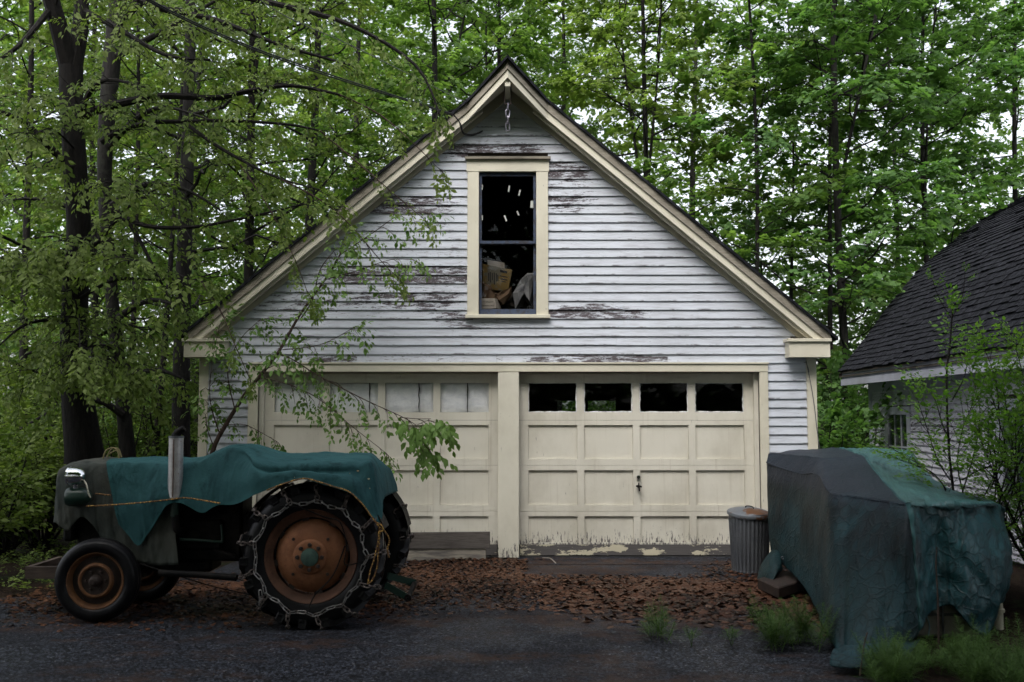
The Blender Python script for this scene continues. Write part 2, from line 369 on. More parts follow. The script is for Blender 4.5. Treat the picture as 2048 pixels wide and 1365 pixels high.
M['iron'] = simple('black_iron', (.004,.004,.0045), .6, .08, .0, c2=(.014,.012,.011)); M['chain'] = simple('worn_steel_chain', (.24,.235,.23), .4, .5, .6, c2=(.10,.08,.07), scale=22, thr=(.45,.7)); M['chain_r'] = simple('rusty_steel_chain', (.12,.10,.09), .55, .5, .5, c2=(.03,.02,.017), scale=22)
M['galv'] = rust_mat('galvanised_steel', (.085,.090,.10), (.14,.147,.16), (.045,.048,.052), 6, .5, .55, .5)
M['galv_lid'] = (lambda t: (t.color(t.mix(t.rng(t.math('ADD', t.noise(9, 7, .7), t.math('MULTIPLY', t.blob(2.62, 10.60, .20, .13, (0,1)), .20)), .55, .66), t.mix(t.noise(24), (.12,.135,.155), (.19,.205,.22)), (.13,.058,.024))), t.m)[-1])(NT('rust_stained_galvanised_lid', .5, .5, .5))
M['alu'] = rust_mat('rust_streaked_aluminium', (.32,.31,.31), (.46,.45,.45), (.20,.11,.06), 8, .4, .6, .8); M['chrome'] = simple('chrome', (.75,.76,.78), .09, .5, 1, var=.1); M['lens'] = simple('lamp_glass', (.3,.32,.33), .08, .8)
M['gpaint'] = simple('dark_green_paint', (.006,.022,.015), .35, .4, c2=(.009,.028,.02)); M['gcap'] = simple('green_hub_cap_paint', (.045,.085,.068), .6, .3, c2=(.025,.05,.04), scale=25)
M['canvas'] = canvas_mat('green_canvas', (.018,.056,.061), (.026,.078,.083), st=.8); M['canvas_g'] = canvas_mat('grey_canvas', (.060,.062,.053), (.036,.043,.039), stain=(.018,.022,.021), st=.7); M['hem'] = canvas_mat('green_canvas_hem', (.020,.066,.070), (.024,.076,.079), wr=.2)
M['tarp'] = polytarp_mat('dark_green_poly_tarp')
M['rope'] = (lambda t: (t.color(t.mix(t.rng(t.voro((70,70,70)), .3, .5), (.42,.25,.06), (.10,.05,.02))), t.m)[-1])(NT('yellow_braided_rope', .8)); M['blue_rope'] = simple('pale_blue_rope', (.25,.36,.42)); M['strap'] = simple('tan_strap', (.18,.15,.07))
M['wire'] = simple('black_cable', (.012,.012,.014), .5); M['wire_g'] = simple('grey_wire', (.10,.10,.11), .5); M['steel'] = simple('galvanised_chain', (.22,.21,.25), .4, .5, .7, scale=30)
M['asphalt'] = asphalt_mat(); M['soil'] = soil_mat(); M['concrete'] = simple('dark_floor_concrete', (.05,.05,.05), .9)
M['pvc'] = simple('cream_plastic', (.55,.52,.42), .45, .4, c2=(.45,.42,.33)); M['tank'] = simple('dusty_cream_panel', (.30,.29,.25), .6, c2=(.2,.19,.16)); M['card'] = simple('brown_cardboard', (.12,.075,.045), .9, c2=(.08,.05,.03), scale=5)
M['card_y'] = simple('yellow_tan_cardboard', (.125,.115,.085), .85, c2=(.15,.10,.03), scale=3, thr=(.45,.5)); M['card_w'] = simple('cream_cardboard', (.36,.32,.27), .85); M['print'] = simple('black_print', (.02,.02,.022)); M['cloth'] = simple('grey_white_cloth', (.18,.18,.18), .9, c2=(.09,.09,.10)); M['tape'] = simple('clear_tape', (.50,.52,.48), .3, .6)
M['bark'] = bark_mat('dark_wet_bark', (.005,.0045,.0045), (.014,.012,.011)); M['bark_g'] = bark_mat('grey_bark', (.008,.0075,.007), (.020,.018,.017), (.024,.025,.020)); M['twig'] = bark_mat('reddish_twig_bark', (.028,.018,.014), (.06,.04,.032)); M['twig_d'] = bark_mat('dark_twig_bark', (.007,.006,.006), (.016,.013,.012))
M['maple'] = leaf_mat('maple_leaf', [(.055,.110,.032),(.080,.150,.042),(.110,.185,.052),(.145,.22,.065)], .56)
M['maple_y'] = leaf_mat('yellow_green_maple_leaf', [(.095,.155,.038),(.128,.195,.048),(.16,.23,.060),(.20,.255,.085)], .58)  # paler leaf: backlight of the centre crowns put into the colour
M['maple_d'] = leaf_mat('deep_green_maple_leaf', [(.044,.102,.032),(.062,.132,.041),(.082,.16,.05),(.108,.19,.06)], .54)
M['elm'] = leaf_mat('olive_green_leaf', [(.062,.100,.024),(.086,.130,.030),(.115,.165,.042),(.16,.205,.065)], .46); M['elm_d'] = leaf_mat('dark_olive_leaf', [(.050,.084,.020),(.070,.112,.026),(.095,.14,.035)], .46)
M['sapl'] = leaf_mat('bright_young_leaf', [(.062,.135,.030),(.085,.165,.038),(.11,.19,.05),(.15,.23,.075)], .36); M['shrub'] = leaf_mat('fresh_shrub_leaf', [(.07,.16,.026),(.10,.20,.034),(.14,.24,.05)], .48)
M['horse'] = leaf_mat('feathery_green', [(.038,.080,.016),(.052,.105,.023),(.074,.13,.032)], .3); M['deadleaf'] = leaf_mat('wet_brown_leaf', [(.006,.0035,.003),(.013,.006,.004),(.027,.011,.006),(.048,.019,.010),(.085,.040,.023)], .05, .4)
M['needle'] = leaf_mat('brown_needle', [(.024,.013,.009),(.05,.027,.016),(.085,.05,.027)], .05, .8)
# ------------------------------------------------------------------ ground
def sheet(name, x0, x1, y0, y1, z, m, nx=2, ny=2, edge=None):
    V = []; 
    for j in range(ny+1):
        for i in range(nx+1):
            x = x0+(x1-x0)*i/nx; y = y0+(y1-y0)*j/ny
            if edge and j == ny: y += edge(x)
            V.append((x, y, z))
    F = [(j*(nx+1)+i, j*(nx+1)+i+1, (j+1)*(nx+1)+i+1, (j+1)*(nx+1)+i) for j in range(ny) for i in range(nx)]
    return tag(meshobj(name, npmesh(name, V, F), m), kind='structure')
sheet('ground', -150, 150, -60, 200, -.004, M['soil'])
dw = MB(); pts = [(-9,-14),(3.4,-14),(3.0,3),(2.55,6.3),(2.7,8.5),(2.95,10),(2.95,11.6),(-3.15,11.6),(-3.2,10.6),(-4.2,9.35),(-6,8.9),(-9,8.7)]
dw.add([(x,y,0) for x, y in pts], [tuple(range(len(pts)))]); tag(dw.build('driveway', M['asphalt']), kind='structure')
sheet('door_apron', .05, 2.9, 11.22, 11.86, .004, M['asphalt'])

# ------------------------------------------------------------------ garage
D = 11.7; GX0, GX1, GC = -3.667, 3.57, -.05
GR = thing('garage', 'weathered white clapboard garage with two cream panelled doors and a steep gable', 'garage', (GC, D, 0))
APZ, SL = 5.43, .840                       # apex of the boards and roof slope
def zr(x): return APZ-SL*abs(x-GC)          # underside line of the rake on the wall
HX0, HX1 = X(498), X(1535); HZ0, HZ1 = 2.165, 2.27
LD0, LD1, RD0, RD1 = X(517), X(996), X(1038), X(1518)
WX0, WX1, WZ0, WZ1 = X(934), X(1097), 2.80, 4.71
# sheathing behind the boards
b = MB(); y0, y1 = D+.012, D+.09
b.box(GX0+.02, LD0, y0, y1, 0, HZ0); b.box(LD1, RD0, y0, y1, 0, HZ0); b.box(RD1, GX1-.02, y0, y1, 0, HZ0)
xz = lambda z: (APZ-z)/SL
b.prism([(GX0+.02,HZ0),(GX1-.02,HZ0),(GX1-.02,min(zr(GX1),WZ0)),(GC+xz(WZ0),WZ0),(GC-xz(WZ0),WZ0),(GX0+.02,min(zr(GX0),WZ0))][:2]+[(GX1-.02,zr(GX1-.02)),(GC+xz(WZ0),WZ0),(GC-xz(WZ0),WZ0),(GX0+.02,zr(GX0+.02))], y0, y1)
b.prism([(GC-xz(WZ0),WZ0),(WX0+.1,WZ0),(WX0+.1,WZ1),(GC-xz(WZ1),WZ1)], y0, y1); b.prism([(WX1-.1,WZ0),(GC+xz(WZ0),WZ0),(GC+xz(WZ1),WZ1),(WX1-.1,WZ1)], y0, y1)
b.prism([(GC-xz(WZ1),WZ1),(GC+xz(WZ1),WZ1),(GC,APZ)], y0, y1); b.build('front_wall', M['dark_wood'], GR)
b = MB(); b.box(GX0, GX0+.1, D+.091, D+7, 0, 2.5); b.build('side_wall', M['clap_old'], GR); b = MB(); b.box(GX1-.1, GX1, D+.091, D+7, 0, 2.5); b.build('side_wall', M['clap_old'], GR)
b = MB(); y0, y1 = D+7, D+7.1                # back wall with a small window seen through the door panes
b.box(GX0, .85, y0, y1, 0, 2.5); b.box(1.95, GX1, y0, y1, 0, 2.5); b.box(.85, 1.95, y0, y1, 0, .9); b.box(.85, 1.95, y0, y1, 1.92, 2.5); b.prism([(GX0-.3,2.5),(GX1+.3,2.5),(GC,APZ+.25)], y0, y1); b.build('back_wall', M['dark_wood'], GR)
b = MB().box(.85, 1.95, y0+.04, y0+.05, .9, 1.92); b.build('rear_pane', M['dirty_glass'], GR)
b = MB(); b.box(1.38, 1.42, y0-.01, y0+.03, .9, 1.92); b.box(.85, 1.95, y0-.01, y0+.03, 1.4, 1.43); b.build('rear_muntin', M['dark_wood'], GR)
MB().box(GX0+.1, GX1-.1, D+.1, D+7, .0, .012).build('floor', M['concrete'], GR); MB().box(GX0+.1, GX1-.1, D+.1, D+7, 2.36, 2.46).build('attic_floor', M['dark_wood'], GR)
# clapboards
PIT = .1046; YB = D
def clapboard(x0, x1, z, pit=PIT, rake=True):
    z1 = z+pit; xa, xb, xc, xd = x0, x1, x1, x0
    if rake:
        lim = lambda zz: (APZ-zz)/SL
        xa, xb = max(x0, GC-lim(z)), min(x1, GC+lim(z)); xd, xc = max(x0, GC-lim(z1)), min(x1, GC+lim(z1))
        if xb-xa < .03: return
        if xc <= xd: xc = xd = (xc+xd)/2
    j = random.uniform(-.0025, .0025); k = random.uniform(0, .003); zb = z+random.uniform(-.002, .002)
    yb, yt, yk = YB-.019-k, YB-.004, YB+.010
    b = MB().add([(xa,yb,zb+j),(xb,yb,zb-j),(xc,yt,z1),(xd,yt,z1),(xa,yk,zb+j),(xb,yk,zb-j),(xc,yk,z1),(xd,yk,z1)],
          [(0,1,2,3),(0,4,5,1),(4,7,6,5),(0,3,7,4),(1,5,6,2),(3,2,6,7)])
    b.build('clapboard', M['clap'], GR, origin=((xa+xb)/2, YB, z))
def row(x0, x1, z, **k):
    L = x1-x0
    if L > 2.4:
        q = [x0]; 
        while q[-1] < x1-2.2: q.append(q[-1]+random.uniform(1.3, 3.4))
        q = [a for a in q if a < x1-.5]+[x1]
    else: q = [x0, x1]
    for a, c in zip(q, q[1:]): clapboard(a+.0008, c-.0008, z, **k)
n = int(HZ1/PIT)+1
for i in range(n):
    z = HZ1-(i+1)*PIT
    if z < .02: continue
    row(GX0+.105, HX0, z, rake=False); row(HX1, GX1-.115, z, rake=False)
for i in range(31):
    z = HZ1+i*PIT
    lx = min(3.40, 9); xl, xr = -3.42, 3.28
    if z < 2.335: xl, xr = GX0+.105, GX1-.115
    elif z+PIT > 2.6: xl, xr = -9, 9
    if z+PIT*.5 > WZ0-.03 and z+PIT*.5 < WZ1+.02: row(max(xl, GC-xz(z)), WX0, z); row(WX1, min(xr, GC+xz(z)), z)
    else: row(max(xl, GC-xz(z)), min(xr, GC+xz(z)), z)
# corner boards, header, post and casings
MB().box(GX0, GX0+.104, D-.032, D+.06, 0, 2.36).build('corner_board', M['cream'], GR, bevel=.003); MB().box(GX1-.114, GX1, D-.032, D+.06, 0, 2.36).build('corner_board', M['cream'], GR, bevel=.003)
MB().box(HX0, HX1, D-.034, D+.1, HZ0, HZ1-.012).build('door_header', M['cream_h'], GR, bevel=.003); MB().box(HX0-.01, HX1+.01, D-.047, D+.01, HZ1-.011, HZ1+.006).build('drip_cap', M['cream_h'], GR)
MB().box(HX0, LD0-.001, D-.030, D+.1, 0, HZ0-.001).build('door_casing', M['cream'], GR, bevel=.003); MB().box(RD1+.001, HX1, D-.030, D+.1, 0, HZ0-.001).build('door_casing', M['cream'], GR, bevel=.003)
MB().box(LD1, RD0, D-.030, D+.12, 0.01, HZ0-.001).build('center_post', M['post'], GR, bevel=.006)
MB().box(LD0, LD0+.055, D+.05, D+.11, 0, HZ0-.002).build('door_stop', M['door'], GR); MB().box(RD1-.05, RD1, D+.05, D+.11, 0, HZ0-.002).build('door_stop', M['door'], GR)
# doors
def garage_door(x0, x1, left):
    yd = D+.125; dr = empty('garage_door', ((x0+x1)/2, yd, 0), GR)
    zt = [.022, .532, 1.068, 1.598, 2.155]; st = .11; ml = .083; n = 4
    pw = (x1-x0-2*st-3*ml)/4
    px = [(x0+st+i*(pw+ml), x0+st+i*(pw+ml)+pw) for i in range(4)]
    for k in range(4):
        z0, z1 = zt[k]+.0015, zt[k+1]-.0015
        rb, rt = (.145 if k == 0 else .072), (.055 if k < 3 else .115)
        if k == 3: rb = .092
        f = MB(); pa, pb = z0+rb, z1-rt
        zz0 = z0 if k else z0+.125
        f.box(x0, x1, yd-.022, yd+.022, zz0, pa); f.box(x0, x1, yd-.022, yd+.022, pb, z1)
        f.box(x0, px[0][0], yd-.0215, yd+.0215, pa, pb); f.box(px[3][1], x1, yd-.0215, yd+.0215, pa, pb)
        for i in range(3): f.box(px[i][1], px[i+1][0], yd-.0215, yd+.0215, pa, pb)
        tag(f.build('door_section', M['door'], dr), kind=None)
        if k == 0: MB().box(x0+.01, x1-.01, yd-.024, yd+.02, z0, z0+.122).build('bottom_rail', M['rail'], dr); MB().box(x0, x1, yd-.015, yd+.015, 0.005, z0-.001).build('weather_strip', M['dark'], dr)
        for i in range(4):
            a, c = px[i]
            if k < 3:
                MB().box(a+.002, c-.002, yd-.002, yd+.012, pa+.002, pb-.002).build('panel', M['door'], dr)
                continue
            MB().add([(a-.003,yd-.002,pa-.003),(c+.003,yd-.002,pa-.003),(c+.003,yd-.002,pb+.003),(a-.003,yd-.002,pb+.003)], [(0,1,2,3)]).build('pane', M['glass'], dr)
            if left:
                g = MB(); NX, NZ = 14, 8; V = []; sp = [.98,.82,.70,.56][i]
                for jz in range(NZ+1):
                    for jx in range(NX+1):
                        u, v = jx/NX, jz/NZ; du = abs(u-sp)
                        V.append((a+(c-a)*u, yd+.010+.03*math.exp(-(du/.03)**2)+.006*sin(9*u+4*v+i)+.02*max(0, .06-min(u, 1-u, v, 1-v))/.06, pa+(pb-pa)*v))
                F = [(jz*(NX+1)+jx, jz*(NX+1)+jx+1, (jz+1)*(NX+1)+jx+1, (jz+1)*(NX+1)+jx) for jz in range(NZ) for jx in range(NX)]
                me = npmesh('insulation_batt', V, F, True); meshobj('insulation_batt', me, M['insul'], dr)
                if i: s_ = MB().tube([(a+(c-a)*sp+.004*sin(3*q+i), yd+.006, pa+(pb-pa)*q/5) for q in range(6)], [.004,.006,.005,.007,.009,.006], 5); s_.build('seam', M['dark'], dr)
            else:                                        # ragged bead of old putty round the pane
                w_ = MB(); N = 9
                def bead(p, q, ox, oz):
                    for t in range(N):
                        h = [random.uniform(.006, .017) for _ in range(2)]; A = Vector(p).lerp(Vector(q), t/N); B = Vector(p).lerp(Vector(q), (t+1)/N)
                        bb = h[0] if not t else lasth[0]; lasth[0] = h[1]
                        w_.add([A, B, B+Vector((ox,0,oz))*h[1], A+Vector((ox,0,oz))*bb], [(0,1,2,3)])
                lasth = [.01]; Y_ = yd-.006
                bead((a,Y_,pa),(c,Y_,pa),0,1); bead((a,Y_,pb),(c,Y_,pb),0,-.5); bead((a,Y_,pa),(a,Y_,pb),1,0); bead((c,Y_,pa),(c,Y_,pb),-1,0)
                tag(w_.build('putty', M['putty'], dr), kind='stuff')
    if not left:
        hx = at(1277, 955, yd-.03)
        MB().lathe([(.001,-.024),(.020,-.024),(.024,-.018),(.024,-.004),(.03,.008)], (hx.x, yd-.022, hx.z), 'Y', 16).build('lock_cylinder', M['chrome'], dr, True)
        hb = at(1277, 973, yd-.03); h = MB().lathe([(.001,-.03),(.016,-.03),(.018,0),(.03,.008)], (hb.x, yd-.022, hb.z), 'Y', 12)
        h.bar((hb.x-.032, yd-.055, hb.z+.004), (hb.x+.036, yd-.055, hb.z-.004), .016, .02); h.bar((hb.x, yd-.057, hb.z+.04), (hb.x+.008, yd-.053, hb.z-.055), .016, .014, (1,0,0)); h.build('handle', M['iron'], dr)
garage_door(LD0+.056, LD1-.002, True); garage_door(RD0+.002, RD1-.051, False)
MB().box(LD0, LD1, D+.06, D+.15, 2.157, HZ0+.0-.001).build('door_stop', M['door'], GR); MB().box(RD0, RD1, D+.06, D+.15, 2.157, HZ0-.001).build('door_stop', M['door'], GR)
# gable window
wn_ = empty('attic_window', ((WX0+WX1)/2, D, WZ0), GR)
cz1, cz0 = Z(345), Z(630); ix0, ix1 = X(957), X(1073)
MB().box(WX0, ix0, D-.036, D+.08, cz0, cz1-.001).build('casing', M['cream'], wn_, bevel=.003); MB().box(ix1, WX1, D-.036, D+.08, cz0, cz1-.001).build('casing', M['cream'], wn_, bevel=.003)
MB().box(WX0-.012, WX1+.012, D-.040, D+.08, cz1, Z(321)).build('head_casing', M['cream_h'], wn_, bevel=.003); MB().box(WX0-.03, WX1+.03, D-.075, D+.01, Z(321)+.001, Z(316)).build('drip_cap', M['rake'], wn_)
MB().box(WX0-.02, WX1+.02, D-.07, D+.08, cz0-.045, cz0-.001).build('sill', M['cream_h'], wn_, bevel=.004)
def sash(z0, z1, y, bot, top):
    s_ = MB(); t = .034; s_.box(ix0+.004, ix1-.004, y, y+.035, z0, z0+bot); s_.box(ix0+.004, ix1-.004, y, y+.035, z1-top, z1); s_.box(ix0+.004, ix0+t, y+.001, y+.034, z0+bot, z1-top); s_.box(ix1-t, ix1-.004, y+.001, y+.034, z0+bot, z1-top)
    s_.build('sash', M['sash'], wn_); MB().add([(ix0+t-.003,y+.016,z0+bot-.003),(ix1-t+.003,y+.016,z0+bot-.003),(ix1-t+.003,y+.016,z1-top+.003),(ix0+t-.003,y+.016,z1-top+.003)], [(0,1,2,3)]).build('pane', M['glass'], wn_)
zm = Z(485); sash(zm-.016, cz1-.006, D+.0, .034, .04); sash(cz0+.002, zm+.016, D+.04, .07, .036)
for (px, py, l, a) in [(1018,378,.075,8),(1039,386,.075,12),(1011,437,.075,-20),(1036,427,.055,-25),(964,375,.06,5),(964,436,.06,0),(1064,409,.085,2)]:
    c = at(px, py, D+.008); d = Vector((sin(radians(a)), 0, cos(radians(a))))*l/2; wd = .018 if px != 1064 else .035
    MB().bar(c-d, c+d, .003, wd, (1,0,0)).build('tape_strip', M['tape'], wn_)
# roof: two slabs, a prow at the ridge, rake boards, mouldings and soffits
OV = .20; YF = D-OV; EX = 3.72; PR = .34; PX = .47
def roof_side(s):
    e = GC+s*(EX+.03); up = Vector((s*-1, 0, SL)).normalized(); nrm = Vector((s*SL, 0, 1)).normalized()
    TH = .30     # build-up from the frieze line to the roof top, measured along z
    def P3(t, y, h): # t = horizontal distance from the ridge, h = height above the rake line
        x = GC+s*t; return Vector((x, y, APZ-SL*t+h))
    def strip(name, mt, h0, h1, ya, yb, t0=0., t1=EX, prow=0., nseg=1, jag=0):
        b = MB(); ts = [t0]+([PX] if prow and t0 < PX else [])+[t1]; 
        if jag: ts = sorted(set(ts+list(np.linspace(t0, t1, 46))))
        rows = []
        for t in ts:
            pw = prow*max(0, 1-t/PX); j = random.uniform(-jag, jag)
            rows.append([P3(t, ya-pw+j, h0), P3(t, ya-pw+j, h1+abs(j)*.4), P3(t, yb, h1), P3(t, yb, h0)])
        V = [v for r in rows for v in r]; F = []
        for i in range(len(rows)-1):
            for k in range(4): F.append((i*4+k, (i+1)*4+k, (i+1)*4+(k+1) % 4, i*4+(k+1) % 4))
        F += [(0,1,2,3), tuple(len(V)-4+k for k in (3,2,1,0))]
        return b.add(V, F).build(name, M[mt], GR)
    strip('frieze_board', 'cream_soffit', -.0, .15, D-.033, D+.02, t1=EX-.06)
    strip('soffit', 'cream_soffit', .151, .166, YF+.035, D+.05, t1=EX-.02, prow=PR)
    strip('rake_molding', 'cream_h', .060, .150, YF+.06, YF+.115, t0=.30, t1=EX-.02)
    strip('rake_trim', 'cream_h', .095, .192, YF+.012, YF+.034, t0=.0, t1=EX-.03, prow=PR)
    strip('rake_board', 'rake', .193, .300, YF-.006, YF+.03, t1=EX+.02, prow=PR)
    strip('roof_deck', 'dark_wood', .167, .296, YF+.036, D+7.3, t1=EX+.06)
    strip('roof_shingles', 'shingle', .301, .336, YF-.03, D+7.33, t0=-.005, t1=EX+.10, prow=PR+.03, jag=.010)
    x0, x1 = sorted((GC+s*(EX-.38), GC+s*(EX+.06)))
    if s < 0: x0, x1 = X(366, YF), X(448, YF)
    else: x0, x1 = X(1580, YF), X(1662, YF)
    MB().box(x0, x1, YF, D+.02, Z(715, YF), Z(684, YF)).build('cornice_return', M['cream'], GR, bevel=.003); MB().box(x0-.022, x1+.012, YF-.022, D+.02, Z(684, YF)+.001, Z(677.5, YF)).build('cornice_cap', M['cream_h'], GR, bevel=.003)
    MB().box(GX0-.05 if s < 0 else GX1-.04, GX0+.05 if s < 0 else GX1+.06, D+.03, D+7.2, 2.33, 2.52).build('eave_board', M['cream_h'], GR)
roof_side(-1); roof_side(1)
# ridge beam with its iron strap and hoist chain
zb = APZ+.14; MB().box(GC-.032, GC+.032, YF-PR+.05, D, zb-.14, zb).build('ridge_beam', M['cream'], GR, bevel=.004)
hb = MB(); yk = YF-PR+.17
for sx in (-1, 1): hb.box(GC+sx*.036-.005, GC+sx*.036+.005, yk-.014, yk+.014, zb-.30, zb-.01)
hb.box(GC-.041, GC+.041, yk-.013, yk+.013, zb-.315, zb-.301); hb.build('iron_strap', M['rust_dark'], GR)
def chain_link_mesh(L, Wd, r, n=5, m=12):
    pts = []
    for i in range(m):
        a = 2*pi*i/m; x = cos(a)*Wd/2; z = sin(a)*Wd/2+(L/2-Wd/2)*(1 if sin(a) >= 0 else -1); pts.append((x, 0, z))
    return MB().tube(pts, r, n, closed=True).mesh('chain_link', True)
hc = thing('hoist_chain', 'galvanised hoist chain hanging from the peak of the garage gable', 'chain', (GC, yk, zb-.315))
lm = chain_link_mesh(.098, .046, .0075)
for i in range(4):
    o = meshobj('chain_link', lm, M['steel'], hc, (GC, yk, zb-.345-i*.077)); o.rotation_euler = (0, random.uniform(-.05,.05), pi/2*(i+1)+.2)

# ------------------------------------------------------------------ things stored behind the attic window
yA = D+.5; zA = 2.46
bx = thing('cardboard_box', 'tan and yellow printed carton tilted behind the attic window pane', 'box', (X(995, yA), yA+.25, Z(600, yA)))
A = [at(965,528,yA), at(1024,540,yA), at(1016,583,yA), at(966,578,yA)]
bb = MB(); bb.add([*A, *[p+Vector((0,.22,.0)) for p in A]], [(0,3,2,1),(4,5,6,7),(0,1,5,4),(1,2,6,5),(2,3,7,6),(3,0,4,7)]); bb.build('carton', M['card_y'], bx)
ur = (A[1]-A[0]).normalized(); dn = (A[3]-A[0]).normalized()
pr = MB()
for (u, v, w_, h) in [(.07,.10,.012,.10),(.09,.085,.012,.13),(.115,.09,.012,.09),(.14,.08,.012,.15),(.165,.085,.012,.10),(.185,.10,.012,.08),(.22,.03,.09,.03),(.215,.10,.10,.012),(.225,.135,.085,.014),(.235,.165,.06,.010)]:
    q = A[0]+ur*u+dn*v+Vector((0,-.002,0)); pr.add([q, q+ur*w_, q+ur*w_+dn*h, q+dn*h], [(0,1,2,3)])
pr.build('print', M['print'], bx)
A2 = at(975,520,yA+.1), at(1009,526,yA+.1), at(1009,545,yA+.1), at(975,545,yA+.1); MB().add([*A2, *[p+Vector((0,.03,0)) for p in A2]], [(0,3,2,1),(4,5,6,7),(0,1,5,4),(1,2,6,5),(2,3,7,6),(3,0,4,7)]).build('flap', M['card_w'], bx)
def crumple(name, label, cat, pts, depth, m, bumpy=.03, group=None):
    """a closed lumpy solid from a front outline, with rounded depth"""
    c = sum((Vector(p) for p in pts), Vector())/len(pts); bm = MB(); N = len(pts); rings = [(1.0, 0), (.86, -.5), (.45, -.85)]
    vs = []; fs = []
    for k, (s_, dd) in enumerate(rings):
        for p in pts: q = c+(Vector(p)-c)*s_; vs.append((q.x+random.uniform(-1,1)*bumpy*.3, q.y+dd*depth*.5+random.uniform(-1,1)*bumpy*(k > 0), q.z+random.uniform(-1,1)*bumpy*.3))
    vs.append((c.x, c.y-depth*.5, c.z)); n0 = len(vs)-1
    for p in pts: vs.append((p[0], c.y+depth*.5, p[2]))
    for k in range(2):
        for i in range(N): fs.append((k*N+i, k*N+(i+1) % N, (k+1)*N+(i+1) % N, (k+1)*N+i))
    for i in range(N): fs.append((2*N+i, 2*N+(i+1) % N, n0))
    for i in range(N): fs.append((n0+1+i, n0+1+(i+1) % N, (i+1) % N, i))
    fs.append(tuple(n0+1+i for i in range(N)))
    return tag(bm.add(vs, fs).build(name, m, smooth=False), label, cat, group)
f = lambda L, Y: [at(px, py, Y) for px, py in L]
crumple('paper_bag', 'crumpled brown paper sack behind the attic window, left of the grey cloth', 'bag', f([(963,566),(978,568),(984,585),(1000,590),(1024,572),(1022,590),(1008,612),(990,622),(962,622)], yA-.12), .2, M['card'], .04)
crumple('folded_cloth', 'grey white cloth bundled in the lower right of the attic window', 'cloth', f([(1024,590),(1040,562),(1056,546),(1070,545),(1071,622),(1050,600),(1042,612),(1030,622)], yA-.1), .25, M['cloth'], .06)
crumple('dark_sack', 'dark sack lying under the grey cloth in the attic window', 'sack', f([(1008,612),(1024,588),(1046,584),(1062,600),(1060,622),(1010,624)], yA+.05), .2, M['dark_wood'], .05)
cb = thing('small_carton', 'small cream carton with black lettering at the lower left attic sash', 'box', at(978,618,yA-.3))
A = [at(962,597,yA-.3), at(990,597,yA-.3), at(993,617,yA-.3), at(962,618,yA-.3)]; MB().add([*A, *[p+Vector((.06,.16,.0)) for p in A]], [(0,3,2,1),(4,5,6,7),(0,1,5,4),(1,2,6,5),(2,3,7,6),(3,0,4,7)]).build('carton', M['card_w'], cb)
def text(name, s_, size, loc, m, parent, ext=.0008):
    cu = bpy.data.curves.new(name, 'FONT'); cu.body = s_; cu.size = size; cu.extrude = ext; cu.materials.append(m)
    tmp = bpy.data.objects.new(name+'_src', cu); col.objects.link(tmp); dg = bpy.context.evaluated_depsgraph_get(); me = bpy.data.meshes.new_from_object(tmp.evaluated_get(dg)); bpy.data.objects.remove(tmp)
    o = meshobj(name, me, m, parent, loc); o.rotation_euler = (pi/2, 0, 0); return o
text('lettering', 'U.S. GALLONS', .021, at(964.5,605,yA-.302), M['print'], cb); text('lettering', 'MANUFACTURED', .018, at(964.5,612.5,yA-.302), M['print'], cb)

# ------------------------------------------------------------------ house on the right
HS = thing('white_house', 'dingy white clapboard house with a steep dark shingled roof at the right edge', 'house', (5.75, 16, 0))
HK = .038; HL = 9.0
def hp(s, o, z): return Vector((5.75-HK*s-o, 16-s, z))
def hbox(name, s0, s1, o0, o1, z0, z1, m, parent=None, origin=None):
    b = MB(); b.add([hp(s,o,z) for z in (z0,z1) for s, o in ((s0,o0),(s1,o0),(s1,o1),(s0,o1))], [(0,3,2,1),(4,5,6,7),(0,1,5,4),(1,2,6,5),(2,3,7,6),(3,0,4,7)])
    return b.build(name, m, parent or HS, origin=origin)
EZ = 2.36
hbox('wall', .02, HL, -.20, -.002, 0, EZ-.2, M['dark_wood'])
far = MB().add([hp(0,-.02,0),hp(0,-8,0),hp(0,-8,EZ),hp(0,-4,5.6),hp(0,-.02,EZ), hp(.15,-.02,0),hp(.15,-8,0),hp(.15,-8,EZ),hp(.15,-4,5.6),hp(.15,-.02,EZ)], [(0,1,2,3,4),(9,8,7,6,5),(0,5,6,1),(1,6,7,2),(2,7,8,3),(3,8,9,4),(4,9,5,0)]); far.build('gable_wall', M['clap_old'], HS)
wins = [(.74, 1.80, .72, 1.66), (4.55, 5.6, .72, 1.72)]
hpz = .092
for i in range(24):
    z = .05+i*hpz
    if z > EZ-.2: break
    segs = [(.13, HL)]
    for (a, c, z0, z1) in wins:
        if z+hpz*.6 > z0-.04 and z+hpz*.4 < z1+.13:
            segs = [q for (p, r_) in segs for q in ([(p, a), (c, r_)] if p < a and r_ > c else [(p, r_)])]
    for (p, r_) in segs:
        b = MB(); j = random.uniform(-.002,.002)
        b.add([hp(p,.024,z+j),hp(r_,.024,z-j),hp(r_,.004,z+hpz),hp(p,.004,z+hpz),hp(p,-.001,z+j),hp(r_,-.001,z-j),hp(r_,-.001,z+hpz),hp(p,-.001,z+hpz)], [(0,1,2,3),(0,4,5,1),(4,7,6,5),(0,3,7,4),(1,5,6,2),(3,2,6,7)])
        b.build('clapboard', M['clap_old'], HS, origin=hp((p+r_)/2, 0, z))
hbox('corner_board', 0, .128, -.12, .03, 0, EZ-.2, M['house_trim']); hbox('frieze_board', 0, HL, 0, .032, EZ-.34, EZ-.201, M['house_trim'])
hbox('soffit', -.3, HL, -.1, .29, EZ-.20, EZ-.18, M['house_trim']); hbox('fascia', -.3, HL, .331, .355, EZ-.125, EZ-.015, M['house_trim']); hbox('crown_molding', -.33, HL, .291, .37, EZ-.225, EZ-.126, M['house_trim'])
